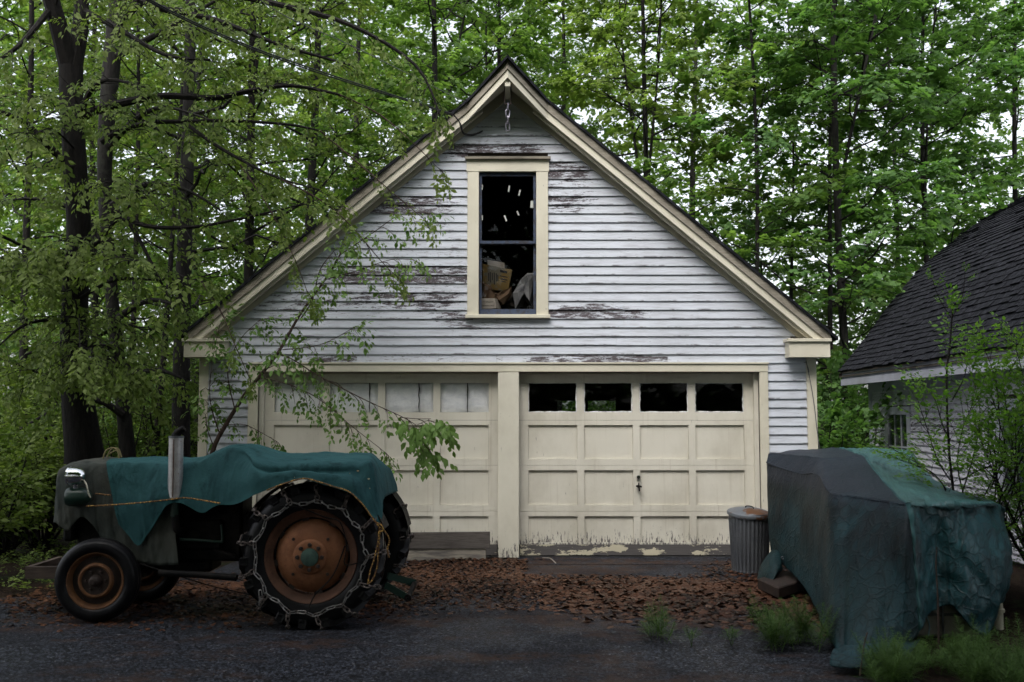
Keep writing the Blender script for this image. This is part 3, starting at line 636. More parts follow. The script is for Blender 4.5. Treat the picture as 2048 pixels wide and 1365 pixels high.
for k, (a, c, z0, z1) in enumerate(wins):
    wd = empty('window', hp((a+c)/2, 0, z0), HS)
    hbox('casing', a, a+.13, 0, .03, z0, z1, M['house_trim'], wd); hbox('casing', c-.13, c, 0, .03, z0, z1, M['house_trim'], wd)
    hbox('head_casing', a-.02, c+.02, 0, .035, z1+.001, z1+.12, M['house_trim'], wd); hbox('sill', a-.03, c+.03, 0, .06, z0-.04, z0-.001, M['house_trim'], wd)
    hbox('pane', a+.13, c-.13, .000, .004, z0, z1, M['dirty_glass'], wd); hbox('dark_backing', a+.13, c-.13, -.001, -.0005, z0, z1, M['dark'], wd)  # flat dark sheet just behind each pane
    for t in (.33, .67): q = a+.13+(c-a-.26)*t; hbox('muntin', q-.012, q+.012, .005, .018, z0, z1, M['house_trim'], wd)
    hbox('muntin', a+.13, c-.13, .0055, .0175, (z0+z1)/2-.012, (z0+z1)/2+.012, M['house_trim'], wd)
# roof profile: horizontal distance from the eave edge and height
RP = [(0,0),(.42,.50),(.86,1.10),(1.40,1.72),(1.86,2.10),(2.4,2.50),(2.9,2.78),(3.5,3.10),(4.5,3.55)]
seg = [(Vector(RP[i]), Vector(RP[i+1])) for i in range(len(RP)-1)]
def rpos(l):
    for a, c in seg:
        d = (c-a).length
        if l <= d: return a.lerp(c, l/d), (c-a).normalized()
        l -= d
    a, c = seg[-1]; return c+(c-a).normalized()*l, (c-a).normalized()
LT = sum((c-a).length for a, c in seg)
dk = MB(); V = []
for (q, z) in RP: V += [hp(-.40,.38-q,EZ+z-.03), hp(HL+.3,.38-q,EZ+z-.03), hp(-.40,.38-q,EZ+z-.09), hp(HL+.3,.38-q,EZ+z-.09)]
F = []
for i in range(len(RP)-1): F += [(i*4,i*4+1,i*4+5,i*4+4),(i*4+2,i*4+6,i*4+7,i*4+3),(i*4,i*4+4,i*4+6,i*4+2),(i*4+1,i*4+3,i*4+7,i*4+5)]
dk.add(V, F).build('roof', M['dark_wood'], HS)
shl = []; EXP = .105; SW = .25; c_ = 0; l = .0
while l < LT-.02:
    s_ = -.42-(c_ % 2)*SW*.5-random.uniform(0,.04)
    while s_ < HL+.2:
        wd = SW*random.uniform(.85,1.12); a_, c2 = max(s_, -.43), s_+wd-.008
        if c2 > a_+.05:
            lift = random.uniform(.003,.011)+(.012 if random.random() < .12 else 0); sk = random.uniform(-.014,.014)+.012*sin(s_*1.7+c_)
            p0, t0 = rpos(l+sk); p1, t1 = rpos(min(l+EXP*1.35, LT)); n0 = Vector((-t0.y, t0.x)); n1 = Vector((-t1.y, t1.x)); vs = []
            for (p, nn, h) in ((p0, n0, lift+.012), (p1, n1, .002), (p1, n1, -.012), (p0, n0, -.004)):
                q = p+nn*h; vs += [hp(a_, .38-q.x, EZ+q.y), hp(c2, .38-q.x, EZ+q.y)]
            shl.append((vs, hp((a_+c2)/2, .38-p0.x, EZ+p0.y)))
        s_ += wd
    l += EXP; c_ += 1
SF = [(0,1,3,2),(2,3,5,4),(4,5,7,6),(6,7,1,0),(0,2,4,6),(1,7,5,3)]
def inview(p): return p.y > 3 and abs(p.x)/p.y < .53 and p.z < CAMH+.44*p.y
shl.sort(key=lambda t: (t[1]-Vector((0,0,CAMH))).length+(0 if inview(t[1]) else 100))
for vs, o_ in shl[:300]: MB().add(vs, SF).build('shingle', M['shingle'], HS, origin=o_)
rest = MB()
for vs, o_ in shl[300:]: rest.add(vs, SF)
tag(rest.build('roof_shingles', M['shingle'], HS), kind='stuff')
def rnd(a, b): return random.uniform(a, b)
# ------------------------------------------------------------------ cloth grids
from mathutils import noise as mn
def crl(pts, n):
    pts = [Vector(p) for p in pts]; out = []
    for i in range(len(pts)-1):
        p0, p1, p2, p3 = pts[max(i-1,0)], pts[i], pts[i+1], pts[min(i+2,len(pts)-1)]
        for k in range(n):
            t = k/n; out.append(.5*((2*p1)+(p2-p0)*t+(2*p0-5*p1+4*p2-p3)*t*t+(3*p1-p0-3*p2+p3)*t**3))
    return out+[pts[-1]]
def clothgrid(cols, na=5, nb=4, amp=.012, fr=4., seed=0, fold=.0, foldf=9., crink=0., cfr=9.):
    a = [crl(c, na) for c in cols]; rows = [crl([c[j] for c in a], nb) for j in range(len(a[0]))]     # rows[j][i]
    nj, ni = len(rows), len(rows[0]); V = [[None]*ni for _ in range(nj)]
    for j in range(nj):
        for i in range(ni):
            p = rows[j][i]; u = rows[j][min(i+1,ni-1)]-rows[j][max(i-1,0)]; v = rows[min(j+1,nj-1)][i]-rows[max(j-1,0)][i]
            nn = u.cross(v); nn = nn.normalized() if nn.length > 1e-9 else Vector((0,-1,0))
            q = p*fr+Vector((seed*7.1,seed*3.3,seed)); h = mn.fractal(Vector((q.x, q.y, q.z*.55)), 1., 2., 4)*amp
            e = abs(j/(nj-1)-.5)*2
            if crink:
                ck = crink(p) if callable(crink) else crink; w_ = mn.noise_vector(p*2.3)*.12; c_ = (p+w_)*cfr; h -= ck*(.055-abs(mn.noise(c_)))*3+ck*(.05-abs(mn.noise(c_*2.3+Vector((5,5,5)))))*1.3
            if fold: h += fold*max(0, e-.35)*(.35-1.2*abs(mn.noise(Vector((i/(ni-1)*foldf*2.6, seed, j*.012))))+.4*mn.noise(Vector((i/(ni-1)*foldf*8, seed+5, j*.03))))
            V[j][i] = p+nn*h
    F = [(j*ni+i, j*ni+i+1, (j+1)*ni+i+1, (j+1)*ni+i) for j in range(nj-1) for i in range(ni-1)]
    return [v for r in V for v in r], F, V
def cloth(name, cols, m, parent, th=.006, **k):
    v, f, V = clothgrid(cols, **k); o = meshobj(name, npmesh(name, v, f, True), m, parent)
    md = o.modifiers.new('thick', 'SOLIDIFY'); md.thickness = th; md.offset = 0; return o, V
def crp(pts, n=5): return crl(pts, n)

# ------------------------------------------------------------------ tractor
TR = thing('tractor', 'old farm tractor under green and grey canvas covers with rusty wheels and a tall exhaust', 'tractor', (-2.5, 8.55, 0))
YC = 8.55
def lathe_local(prof, n=48): return MB().lathe(prof, (0,0,0), 'Y', n)
RW = Vector((-1.57, 7.86, .562))
def lug_mesh(flip):
    b = MB(); R0, R1 = .525, .570; V = []
    st = [(.0,-.004,.47,.512),(.02,-.010,.50,.552),(.07,.03,.528,R1),(.17,.09,.532,R1),(.27,.145,.535,R1)] if not flip else [(.0,.284,.47,.512),(.02,.290,.50,.552),(.07,.25,.528,R1),(.17,.19,.532,R1),(.27,.135,.535,R1)]
    for (a, h, r0, r1) in st:
        for aa, r in ((a, r0), (a, r1), (a+.095, r1), (a+.115, r0)): V.append((r*cos(aa), h, r*sin(aa)))
    F = []
    for i in range(len(st)-1):
        for k in range(4): F.append((i*4+k, i*4+(k+1) % 4, (i+1)*4+(k+1) % 4, (i+1)*4+k))
    F += [(0,3,2,1), tuple(len(V)-4+k for k in range(4))]; return b.add(V, F).mesh('lug')
LUG = [lug_mesh(False), lug_mesh(True)]
for me in LUG: me.materials.append(M['rubber'])
def rear_wheel(c, near, n=18):
    flipY = 1
    wh = meshobj('rear_wheel', lathe_local([(.30,.05),(.335,.035),(.352,.012),(.362,.004),(.366,.012),(.352,.03),(.325,.06),(.315,.13),(.325,.21),(.36,.26)]).mesh('rear_wheel', True), M['rust_rim'], TR, c)
    def sub(nm, b, m, smooth=True): return meshobj(nm, b.mesh(nm, smooth), m, wh, c)
    sub('tyre', lathe_local([(.358,.020),(.375,.002),(.42,-.014),(.47,-.012),(.508,.004),(.528,.03),(.537,.09),(.539,.14),(.537,.19),(.528,.25),(.508,.276),(.47,.292),(.42,.294),(.375,.278),(.358,.26)], 64), M['rubber'])
    for k in range(n):
        for q in (0, 1):
            o = meshobj('lug', LUG[q], None, wh, c); o.rotation_euler = (0, 2*pi*(k+.5*q)/n, 0)
    if near:
        sub('disc', lathe_local([(.001,-.035),(.118,-.035),(.128,-.030),(.137,-.012),(.165,-.008),(.21,.004),(.245,.028),(.275,.062),(.285,.075),(.280,.09),(.001,.10)], 56), M['rust_disc'])
        sub('hub_cap', lathe_local([(.001,-.052),(.060,-.050),(.068,-.046),(.070,-.034)], 32), M['gcap'])
        for k in range(8): a = 2*pi*(k+.0)/8; sub('bolt', MB().lathe([(.001,-.056),(.013,-.056),(.017,-.05),(.017,-.034)], (.096*cos(a), 0, .096*sin(a)), 'Y', 6), M['rust_dark'], False)
        for k in range(4): a = 2*pi*(k+.5)/4; sub('stud', MB().lathe([(.001,-.010),(.012,-.010),(.014,.01)], (.19*cos(a), 0, .19*sin(a)), 'Y', 8), M['rust_dark'], False)
        for k in range(8): a = 2*pi*k/8+.2; sub('rim_clamp', MB().bar((.275*cos(a), .07, .275*sin(a)), (.335*cos(a), .06, .335*sin(a)), .05, .02, (0,1,0)), M['rust_dark'], False)
    else: sub('disc', lathe_local([(.001,.02),(.12,.02),(.28,.10),(.285,.14),(.001,.16)], 32), M['rust_dark'])
    return wh
w1 = rear_wheel(RW, True); w2 = rear_wheel(RW+Vector((.08, 1.12, 0)), False)
def front_wheel(c, rz):
    wh = meshobj('front_wheel', lathe_local([(.16,.10),(.195,.045),(.205,.022),(.219,.0),(.226,.0),(.226,.012),(.2,.06),(.195,.11)], 48).mesh('front_wheel', True), M['rust_edge'], TR, c)
    def sub(nm, b, m, smooth=True): return meshobj(nm, b.mesh(nm, smooth), m, wh, c)
    sub('tyre', lathe_local([(.222,.012),(.232,-.004),(.262,-.018),(.292,-.014),(.312,.002),(.322,.018),(.326,.03),(.329,.032),(.331,.05),(.327,.052),(.329,.066),(.334,.068),(.334,.086),(.329,.09),(.327,.104),(.331,.106),(.329,.124),(.322,.138),(.30,.165),(.26,.172),(.222,.15)], 64), M['rubber_f'])
    sub('disc', lathe_local([(.001,.022),(.05,.022),(.09,.018),(.115,.012),(.14,.03),(.165,.05),(.20,.05),(.2,.075),(.001,.08)], 48), M['rust_dark']); sub('disc_ring', lathe_local([(.108,.016),(.116,.004),(.126,.002),(.134,.008),(.142,.026)], 48), M['rust_edge'])
    sub('hub', lathe_local([(.001,-.055),(.018,-.055),(.020,-.045),(.026,-.044),(.040,-.03),(.046,.0),(.05,.03)], 24), M['rust_dark'])
    for k in range(6): a = 2*pi*k/6; sub('bolt', MB().lathe([(.001,-.004),(.010,-.004),(.012,.025)], (.077*cos(a), 0, .077*sin(a)), 'Y', 6), M['rust_dark'], False)
    for k in range(5): a = 2*pi*k/5+.3; sub('stud', MB().lathe([(.001,.040),(.008,.040),(.009,.055)], (.182*cos(a), 0, .182*sin(a)), 'Y', 6), M['rust_dark'], False)
    wh.rotation_euler = (0, 0, rz); return wh
fc = at(190, 1156, 8.10); front_wheel(Vector((fc.x, 8.10, .335)), radians(4)); front_wheel(Vector((fc.x+.06, 8.95, .335)), radians(4))
def part(nm, b, m, **k): return b.build(nm, M[m], TR, **k)
part('engine_block', MB().box(-3.62,-2.25,8.38,8.72,.45,.98).box(-3.2,-2.4,8.33,8.77,.55,.80).box(-3.0,-2.5,8.40,8.70,.36,.46), 'iron', bevel=.02)
part('radiator', MB().box(-3.72,-3.63,8.33,8.77,.62,1.10), 'iron', bevel=.02); part('gearbox', MB().box(-2.24,-1.25,8.36,8.74,.36,.86).box(-1.9,-1.3,8.30,8.80,.44,.74), 'iron', bevel=.03)
part('rear_axle', MB().lathe([(.001,0),(.10,0),(.11,.1),(.16,.35),(.16,.6),(.11,.8),(.10,.93),(.001,.93)], (RW.x, 8.10, RW.z), 'Y', 20), 'iron', smooth=True)
part('front_axle', MB().bar((fc.x, 8.14, .335), (fc.x+.05, 9.0, .335), .07, .08).bar((fc.x+.03, 8.3, .34), (fc.x+.25, 8.5, .46), .06, .06), 'iron', bevel=.008)
part('fender', MB().lathe([(.60,0),(.605,0),(.605,.28),(.60,.28)], (RW.x, 7.92, RW.z), 'Y', 24, radians(20), radians(150)), 'iron', smooth=True); part('fender', MB().lathe([(.60,0),(.605,0),(.605,.28),(.60,.28)], (RW.x+.05, 8.95, RW.z), 'Y', 24, radians(10), radians(150)), 'iron', smooth=True)
part('drag_link', MB().tube([at(318,1146,8.14), at(400,1150,8.13), at(474,1156,8.12)], .027, 10), 'iron', smooth=True)
part('steering_rod', MB().tube(crp([at(359,1079,8.24), at(400,1081,8.24), at(440,1084,8.24), at(445,1080,8.24), at(443,1050,8.24)], 4), .011, 7), 'gpaint', smooth=True)
part('brace_rod', MB().tube([at(280,1128,8.2), at(420,1172,8.16), at(500,1190,8.14)], .005, 5), 'iron'); part('step_bracket', MB().bar(at(428,1100,8.26), at(470,1112,8.26), .03, .02), 'iron')
q = at(85, 1130, 8.7); X0 = -4.06
tb = MB(); z0, z1 = .30, .40
tb.box(X0,X0+.045,8.42,9.02,z0,z1).box(X0+.30,X0+.345,8.42,9.02,z0,z1).box(X0+.046,X0+.299,8.42,8.465,z0,z1-.002).box(X0+.046,X0+.299,8.975,9.02,z0,z1-.002).box(X0+.046,X0+.299,8.466,8.974,z0,z0+.02); part('front_tray', tb, 'brown_wood'); part('tray_bracket', MB().box(X0+.346,-3.55,8.50,8.58,z0+.02,z0+.08).box(X0+.346,-3.55,8.80,8.88,z0+.02,z0+.08), 'rust_dark')
part('lift_arm', MB().bar(at(775,1152,8.9), at(829,1166,9.05), .03, .06), 'gpaint'); part('lift_arm', MB().bar(at(770,1170,8.4), at(816,1196,8.45), .03, .055), 'gpaint')
part('drawbar', MB().bar(at(829,1166,9.05), at(816,1198,8.45), .035, .03).lathe([(.012,-.02),(.03,-.02),(.03,.02),(.012,.02),(.012,-.02)], at(816,1196,8.43), 'Y', 12), 'iron')
# exhaust
e0, e1 = at(350, 996, 8.20), at(352.5, 874, 8.20); ex = empty('exhaust', e0, TR); L = (e1-e0).length; d = (e1-e0).normalized()
MB().tube([e0, e0+d*.004, e1-d*.012, e1], [.052,.058,.058,.058], 20).build('heat_shield', M['alu'], ex, True); MB().tube([e1-d*.010, e1+d*.006], .061, 20).build('top_band', M['galv'], ex, True)
MB().bar(e0+Vector((.001,-.0585,0))+d*.01, e1+Vector((.001,-.0585,0))-d*.02, .008, .006, (1,0,0)).build('seam', M['rust_rim'], ex)
MB().tube([e0-d*.012, e0-d*.001], .064, 20).build('flange', M['gpaint'], ex, True); MB().tube([e0-d*.15, e0-d*.02], [.034,.034], 14).build('sleeve', M['gpaint'], ex, True)
MB().tube(crp([at(352,1030,8.2), at(352,1052,8.2), at(358,1062,8.22), at(370,1062,8.3), at(378,1054,8.42)], 4), .032, 12).build('elbow', M['iron'], ex, True)
MB().tube(crp([e1+d*.004, e1+Vector((.006,0,.025)), e1+Vector((.035,0,.05)), e1+Vector((.065,0,.068))], 4), [.04,.04,.038,.036,.034,.034,.032,.03,.03,.028,.028,.026,.026], 12).build('rain_cap', M['iron'], ex, True)
# lamps
hl = empty('headlight', at(154,953,8.16), TR); c = at(150, 953, 8.16)
MB().lathe([(.068,-.052),(.076,-.050),(.077,-.036),(.072,-.032)], c, 'X', 28).build('lamp_rim', M['chrome'], hl, True); MB().lathe([(.001,-.066),(.035,-.062),(.068,-.050)], c, 'X', 28).build('lens', M['lens'], hl, True)
MB().lathe([(.072,-.034),(.0735,-.01),(.070,.02),(.060,.05),(.042,.074),(.02,.086),(.001,.088)], c, 'X', 28).build('bowl', M['chrome'], hl, True); MB().tube([c+Vector((.01,0,-.068)), c+Vector((.01,0,-.10))], [.022,.018], 10).build('lamp_stem', M['chrome'], hl, True)
MB().tube(crp([c+Vector((.075,-.01,-.03)), c+Vector((.11,-.03,-.07)), c+Vector((.125,-.03,-.13)), c+Vector((.14,-.02,-.17))], 4), .006, 6).build('lamp_cable', M['pvc'], hl, True)
c2 = at(155, 994, 8.18); MB().lathe([(.001,-.088),(.05,-.087),(.070,-.080),(.077,-.06),(.078,.0),(.072,.045),(.055,.085),(.03,.108),(.001,.115)], c2, 'X', 28).build('lamp_housing', M['gpaint'], TR, True); MB().tube([c2+Vector((.05,.02,-.02)), c2+Vector((.10,.22,-.05))], .02, 8).build('lamp_bracket', M['gpaint'], TR, True)
# canvas covers
def col_(tx, ty, hx, hy, Yh, sy, dz=.035, fz=None, Yf=None, ymid=YC):
    t = at(tx, ty, ymid-.06); h = at(hx, hy, Yh); yf = Yf or (2*ymid-Yh); s_ = 2*ymid-sy
    mx = lambda a: t.x+(h.x-t.x)*a; mz = lambda a: t.z+(h.z-t.z)*a
    return [h, Vector((mx(.62), Yh*.75+sy*.25-.004, mz(.60))), Vector((mx(.2), sy-.012, t.z-dz*1.9)), Vector((mx(.08), sy+.06, t.z-dz*.55)), Vector((t.x, ymid, t.z)), Vector((t.x, s_-.05, t.z-dz*.5)), Vector((mx(.2), s_+.012, t.z-dz*2)), Vector((mx(.8), yf, fz or mz(.7)))]
G = [col_(*a) for a in [(226,918,239,1048,8.22,8.30),(244,917.5,257,1070,8.20,8.30),(262,917,277,1091,8.19,8.29),(285,917,290,1078,8.19,8.29),(300,916.5,301,1062,8.19,8.29),(322,916.5,322,1030,8.18,8.29),(340,917,338,1010,8.17,8.29),(358,917,357,1006,8.17,8.29),(379,917.5,376,1012,8.17,8.28),(411,914,404,1026,8.15,8.27),(430,907,425,1016,8.14,8.25),(443,902,440,1010,8.11,8.24),(475,892.5,470,1009,8.03,8.20),(505,893,503,994,7.95,8.14),(522,898,522,985,7.90,8.05,.045),(540,905,540,979,7.85,7.97,.06),(565,911,572,968,7.80,7.93,.062),(590,911.5,590,963,7.79,7.93,.062),(610,911,608,960,7.78,7.93,.062),(640,911,638,967,7.79,7.93,.062),(670,910.5,666,975,7.79,7.93,.062),(700,910,698,986,7.80,7.93,.065),(718,910,722,1004,7.82,7.95,.065),(732,911,742,1030,7.86,7.98,.07)]]
G.append([at(760,1047,7.92), at(753,1003,7.95), at(741,935,8.0), at(742,922,8.1), at(748,916,8.5), at(768,928,9.0), at(780,940,9.12), at(788,960,9.18)])
G.append([at(763,1022,8.02), at(760,998,8.04), at(752,962,8.06), at(755,950,8.15), at(766,940,8.55), at(781,946,9.02), at(788,958,9.14), at(792,970,9.19)])
G.append([at(765,1003,8.10), at(766,999,8.14), at(768,996,8.22), at(771,994,8.32), at(778,990,8.58), at(788,986,9.0), at(794,984,9.16), at(797,983,9.21)])
cv, VV = cloth('green_cover', G, M['canvas'], TR, na=8, nb=6, crink=.0055, cfr=2.6, th=.003, amp=.014, fr=4.2, seed=2, fold=.03, foldf=6)
hr = VV[0]; hb = MB(); e = [p+Vector((0,-.006,.004)) for p in hr]        # doubled hem along the near edge
for i in range(len(hr)-1):
    a, b_ = hr[i], hr[i+1]; ia, ib = VV[1][i], VV[1][i+1]; da = (ia-a).normalized()*.028; db = (ib-b_).normalized()*.028; off = Vector((0,-.0065,0)); hb.add([a+off, b_+off, b_+db+off, a+da+off], [(0,1,2,3)])
hb.build('hem', M['hem'], TR)
hb = MB()
for j in range(len(VV)//2):
    a, b_ = VV[j][0], VV[j+1][0]; ia, ib = VV[j][1], VV[j+1][1]; da = (ia-a).normalized()*.03; db = (ib-b_).normalized()*.03; off = Vector((0,-.0065,.003)); hb.add([a+off, b_+off, b_+db+off, a+da+off], [(0,1,2,3)])
hb.build('hem', M['hem'], TR)
N0 = [at(112,1045,8.34), at(113,1020,8.36), at(119,985,8.40), at(124,960,8.45), at(128,948,8.55), Vector((-3.84,8.72,1.10)), Vector((-3.86,8.78,1.0)), Vector((-3.86,8.8,.8))]
G2 = [N0]+[col_(*a) for a in [(132,938,118,1050,8.26,8.33),(142,929,136,1062,8.25,8.31),(153,925,150,1046,8.25,8.31),(165,922.5,166,1034,8.25,8.31),(180,921,183,1046,8.24,8.31),(196,920.5,203,1078,8.24,8.31),(212,920,220,1098,8.23,8.31),(226,920.5,238,1112,8.23,8.32),(250,922,262,1122,8.23,8.32),(280,924,290,1128,8.22,8.32),(305,926,315,1131,8.22,8.33),(330,930,338,1131,8.21,8.34),(356,935,358,1130,8.21,8.34)]]
cloth('grey_cover', G2, M['canvas_g'], TR, na=7, nb=6, crink=.007, cfr=4.5, amp=.014, fr=5., seed=5, fold=.05, foldf=4)
# ropes and straps on the tractor
def rope(name, label, cat, paths, r, m, group=None):
    T = thing(name, label, cat, paths[0][0], group)
    for i, p in enumerate(paths): MB().tube(crp(p, 5), r, 6).build('strand', M[m], T, True)
    return T
rope('rope', 'yellow braided rope tied round the tractor bonnet covers past the exhaust', 'rope', [[at(172,1013,8.14), at(230,1010,8.13), at(290,1005,8.12), at(336,1000,8.12), at(352,998,8.11), at(370,996,8.13), at(405,1001,8.11), at(440,1007,8.06)], [at(190,988,8.16), at(205,989,8.18), at(221,991,8.17)]], .0065, 'rope')
rope('rope', 'yellow braided rope along the hem over the chained rear tyre, ends hanging', 'rope', [[at(534,981,7.80), at(570,967,7.765), at(608,957.5,7.755), at(640,965,7.76), at(668,974,7.765), at(698,984,7.77), at(724,1008,7.78), at(742,1032,7.80), at(759,1055,7.80)], [at(759,1055,7.80), at(756,1085,7.79), at(748,1120,7.78), at(740,1145,7.78), at(736,1168,7.78)], [at(760,1056,7.80), at(757,1100,7.79), at(754,1135,7.79), at(746,1158,7.78), at(738,1168,7.78)], [at(758,1054,7.79), at(770,1064,7.80), at(779,1080,7.82), at(775,1097,7.82), at(778,1116,7.82)], [at(752,1046,7.82), at(762,1050,7.79), at(766,1060,7.79), at(757,1066,7.78)]], .0065, 'rope')
rope('strap', 'two tan strap loops standing up on the tractor bonnet', 'strap', [[at(206,918,8.5), at(212,902,8.5), at(226,896,8.5), at(236,904,8.5), at(238,917,8.5)], [at(213,918,8.55), at(222,900,8.55), at(236,898,8.55), at(243,915,8.55)], [at(220,908,8.6), at(228,903,8.6), at(236,901,8.6)]], .007, 'strap')
# dry flowers and seed husks lying on the canvas
hk = MB()
for px, py, Y in [(545,925,8.2),(600,934,8.0),(640,918,8.3),(655,925,8.2),(668,938,8.0),(690,940,7.98),(700,947,7.92),(716,942,7.97),(738,958,7.95),(535,948,7.92),(740,977,7.93),(676,920,8.3),(590,955,7.8),(258,926,8.4),(330,922,8.4),(549,923,8.2)]:
    p = at(px, py, Y); p.y -= .012; a = rnd(0,3.1); q = Vector((cos(a), -.2, sin(a)*.5))*.012; r_ = Vector((-sin(a)*.5, -.2, cos(a)))*.006; hk.add([p-q, p+r_, p+q, p-r_], [(0,1,2,3)])
tag(hk.build('seed_husks', simple('dry_husk', (.40,.33,.20)), None), kind='stuff')

# ------------------------------------------------------------------ tyre chains
SL_ = chain_link_mesh(.070, .027, .0042, 5, 10); CL = chain_link_mesh(.052, .032, .0056, 5, 10)
def place(parent, me, m, p, d, roll):
    o = meshobj('chain_link', me, None, parent, p)
    if not me.materials: me.materials.append(m)
    d = d.normalized(); x = d.cross(Vector((.13,1,.2))).normalized(); y = d.cross(x); R = Matrix((x, y, d)).transposed() @ Matrix.Rotation(roll, 3, 'Z'); o.rotation_euler = R.to_euler(); return o
def tyre_chain(label, c, lo, hi, side, ncross=13, R=.445, nring=46):
    T = thing('tyre_chain', label, 'chain', Vector((c.x, c.y, 0)), 'tyre chains on the rear tyres'); y = c.y-.028
    P3 = lambda a, r, yy: Vector((c.x+r*cos(a), yy, c.z+r*sin(a)))
    if side:
        def rr(a):          # taut between the cross chains: a polygon, sagging a little at the foot
            k = (a % (2*pi))/(2*pi/ncross); t = k-int(k); return R*(1.02-.085*sin(pi*t))*(1+.012*sin(3*a))
        for k in range(nring):
            a, b_ = 2*pi*k/nring, 2*pi*(k+1)/nring; p, q = P3(a, rr(a), y+.003*(-1)**k), P3(b_, rr(b_), y-.003*(-1)**k); place(T, SL_, M['chain'], (p+q)/2, q-p, pi/2*(k % 2)+.5)
        p = P3(radians(214), R*1.02, y); [place(T, SL_, M['chain'], p+Vector((-.004*i, -.004, -.05*i-.03)), Vector((.1*(-1)**i,0,-1)), pi/2*i) for i in range(2)]
    for k in range(ncross):
        a = 2*pi*k/ncross; 
        if side: pts = [P3(a, R*1.0, y), P3(a+.02, R*1.09, y-.002), P3(a+.045, .53, y+.008), P3(a+.06, .575, y+.05), P3(a+.045, .585, y+.12), P3(a+.0, .585, y+.19), P3(a-.02, .57, y+.27)]
        else: pts = [P3(a, .50, y+.02), P3(a+.04, .575, y+.06), P3(a+.03, .585, y+.15), P3(a-.01, .585, y+.24), P3(a-.02, .53, y+.30)]
        deg = math.degrees(a) % 360
        if not (lo <= deg <= hi or lo <= deg-360 <= hi): continue
        cp = crl(pts, 12); L = 0; nx = .012; i = 0; prev = cp[0]
        for p in cp[1:]:
            L += (p-prev).length
            if L >= nx:
                dd = p-prev; place(T, CL, M['chain_r'], p, dd if dd.length > 1e-6 else Vector((0,1,0)), pi/2*(i % 2)+.4+.25*i); nx += .040; i += 1
            prev = p
    return T
tyre_chain('steel tyre chain round the near rear tyre, with a ring of bright links', RW, -400, 400, True)
tyre_chain('rusty tyre chain on the far rear tyre, mostly hidden by the near one', RW+Vector((.08,1.12,0)), -75, 95, False)
tag(MB().tube(crp([at(690,1092,7.80), at(672,1140,7.815), at(655,1165,7.815), at(630,1190,7.815), at(614,1226,7.80)], 4), .006, 6).build('rubber_cord', M['iron'], None, True), 'black rubber tightener cord stretched across the rusty wheel disc', 'cord'); tag(MB().tube(crp([at(560,1012,7.83), at(600,1016,7.815), at(650,1035,7.82), at(680,1045,7.815), at(693,1092,7.80), at(690,1130,7.815), at(728,1122,7.815)], 4), .005, 6).build('rubber_cord', M['iron'], None, True), 'black rubber cord looped over the upper rim of the rusty wheel', 'cord')

# ------------------------------------------------------------------ dustbin
bx_, by_ = X(1494, 10.72), 10.72; TC = thing('trash_can', 'ribbed galvanised trash can with a rust stained lid by the right door', 'trash can', (bx_, by_, 0))
b = MB(); NA = 180; V = []; hs_ = [(0,.188,0),(.012,.192,0),(.03,.187,0),(.04,.188,1),(.56,.212,1),(.575,.212,0),(.60,.214,0),(.612,.219,0),(.62,.214,0)]
for (h, r, k) in hs_:
    for j in range(NA):
        a = 2*pi*j/NA; rr = r+(.0045*max(-1,min(1,2.2*sin(30*a))) if k else 0)+.003*sin(3*a+h*7)+.002*sin(7*a+h*11); V.append((bx_+rr*cos(a), by_+rr*sin(a), h))
F = [(i*NA+j, i*NA+(j+1) % NA, (i+1)*NA+(j+1) % NA, (i+1)*NA+j) for i in range(len(hs_)-1) for j in range(NA)]; b.add(V, F); b.build('body', M['galv'], TC, True)
ld = meshobj('lid', MB().lathe([(.226,-.030),(.232,-.028),(.234,-.006),(.230,.004),(.215,.008),(.19,.018),(.13,.034),(.06,.043),(.001,.046)], (0,0,0), 'Z', 56).mesh('lid', True), M['galv_lid'], TC, (bx_, by_, .628)); ld.rotation_euler = (radians(7), radians(2), 0)
hd = meshobj('handle', MB().tube(crp([(-.045,0,.038),(-.04,0,.058),(0,0,.066),(.04,0,.058),(.045,0,.038)], 5), .006, 7).mesh('handle', True), M['iron'], ld, (bx_, by_, .628)); hd.rotation_euler = (0,0,radians(-35))

# ------------------------------------------------------------------ planks at the left door
b = MB(); p, q = at(790,1083,11.52), at(980,1082,11.52); b.add([(p.x,11.50,Z(1099,11.5)),(q.x,11.50,Z(1097,11.5)),(q.x,11.535,Z(1097,11.5)),(p.x,11.535,Z(1099,11.5)),(p.x,11.545,Z(1067,11.5)),(q.x,11.545,Z(1065,11.5)),(q.x,11.585,Z(1065,11.5)),(p.x,11.585,Z(1067,11.5))], [(0,3,2,1),(4,5,6,7),(0,1,5,4),(1,2,6,5),(2,3,7,6),(3,0,4,7)])
tag(b.build('plank', M['grey_wood'], None, bevel=.004), 'dark wet grey plank leaning upright against the left garage door', 'plank')
tag(MB().box(at(700,1110,11.55).x, at(972,1110,11.55).x, 11.515, 11.56, .0, Z(1098,11.52)-.004).build('plank', M['pale_wood'], None, bevel=.004), 'pale worn plank with peeling paint on the ground under the dark plank', 'plank')

# ------------------------------------------------------------------ covered machine at the right
CM = thing('covered_machine', 'bulky machine under a dark green tarp with a raised back and lower front', 'covered machine', (2.9, 8.7, 0))
cc = lambda L: [at(*q) for q in L]
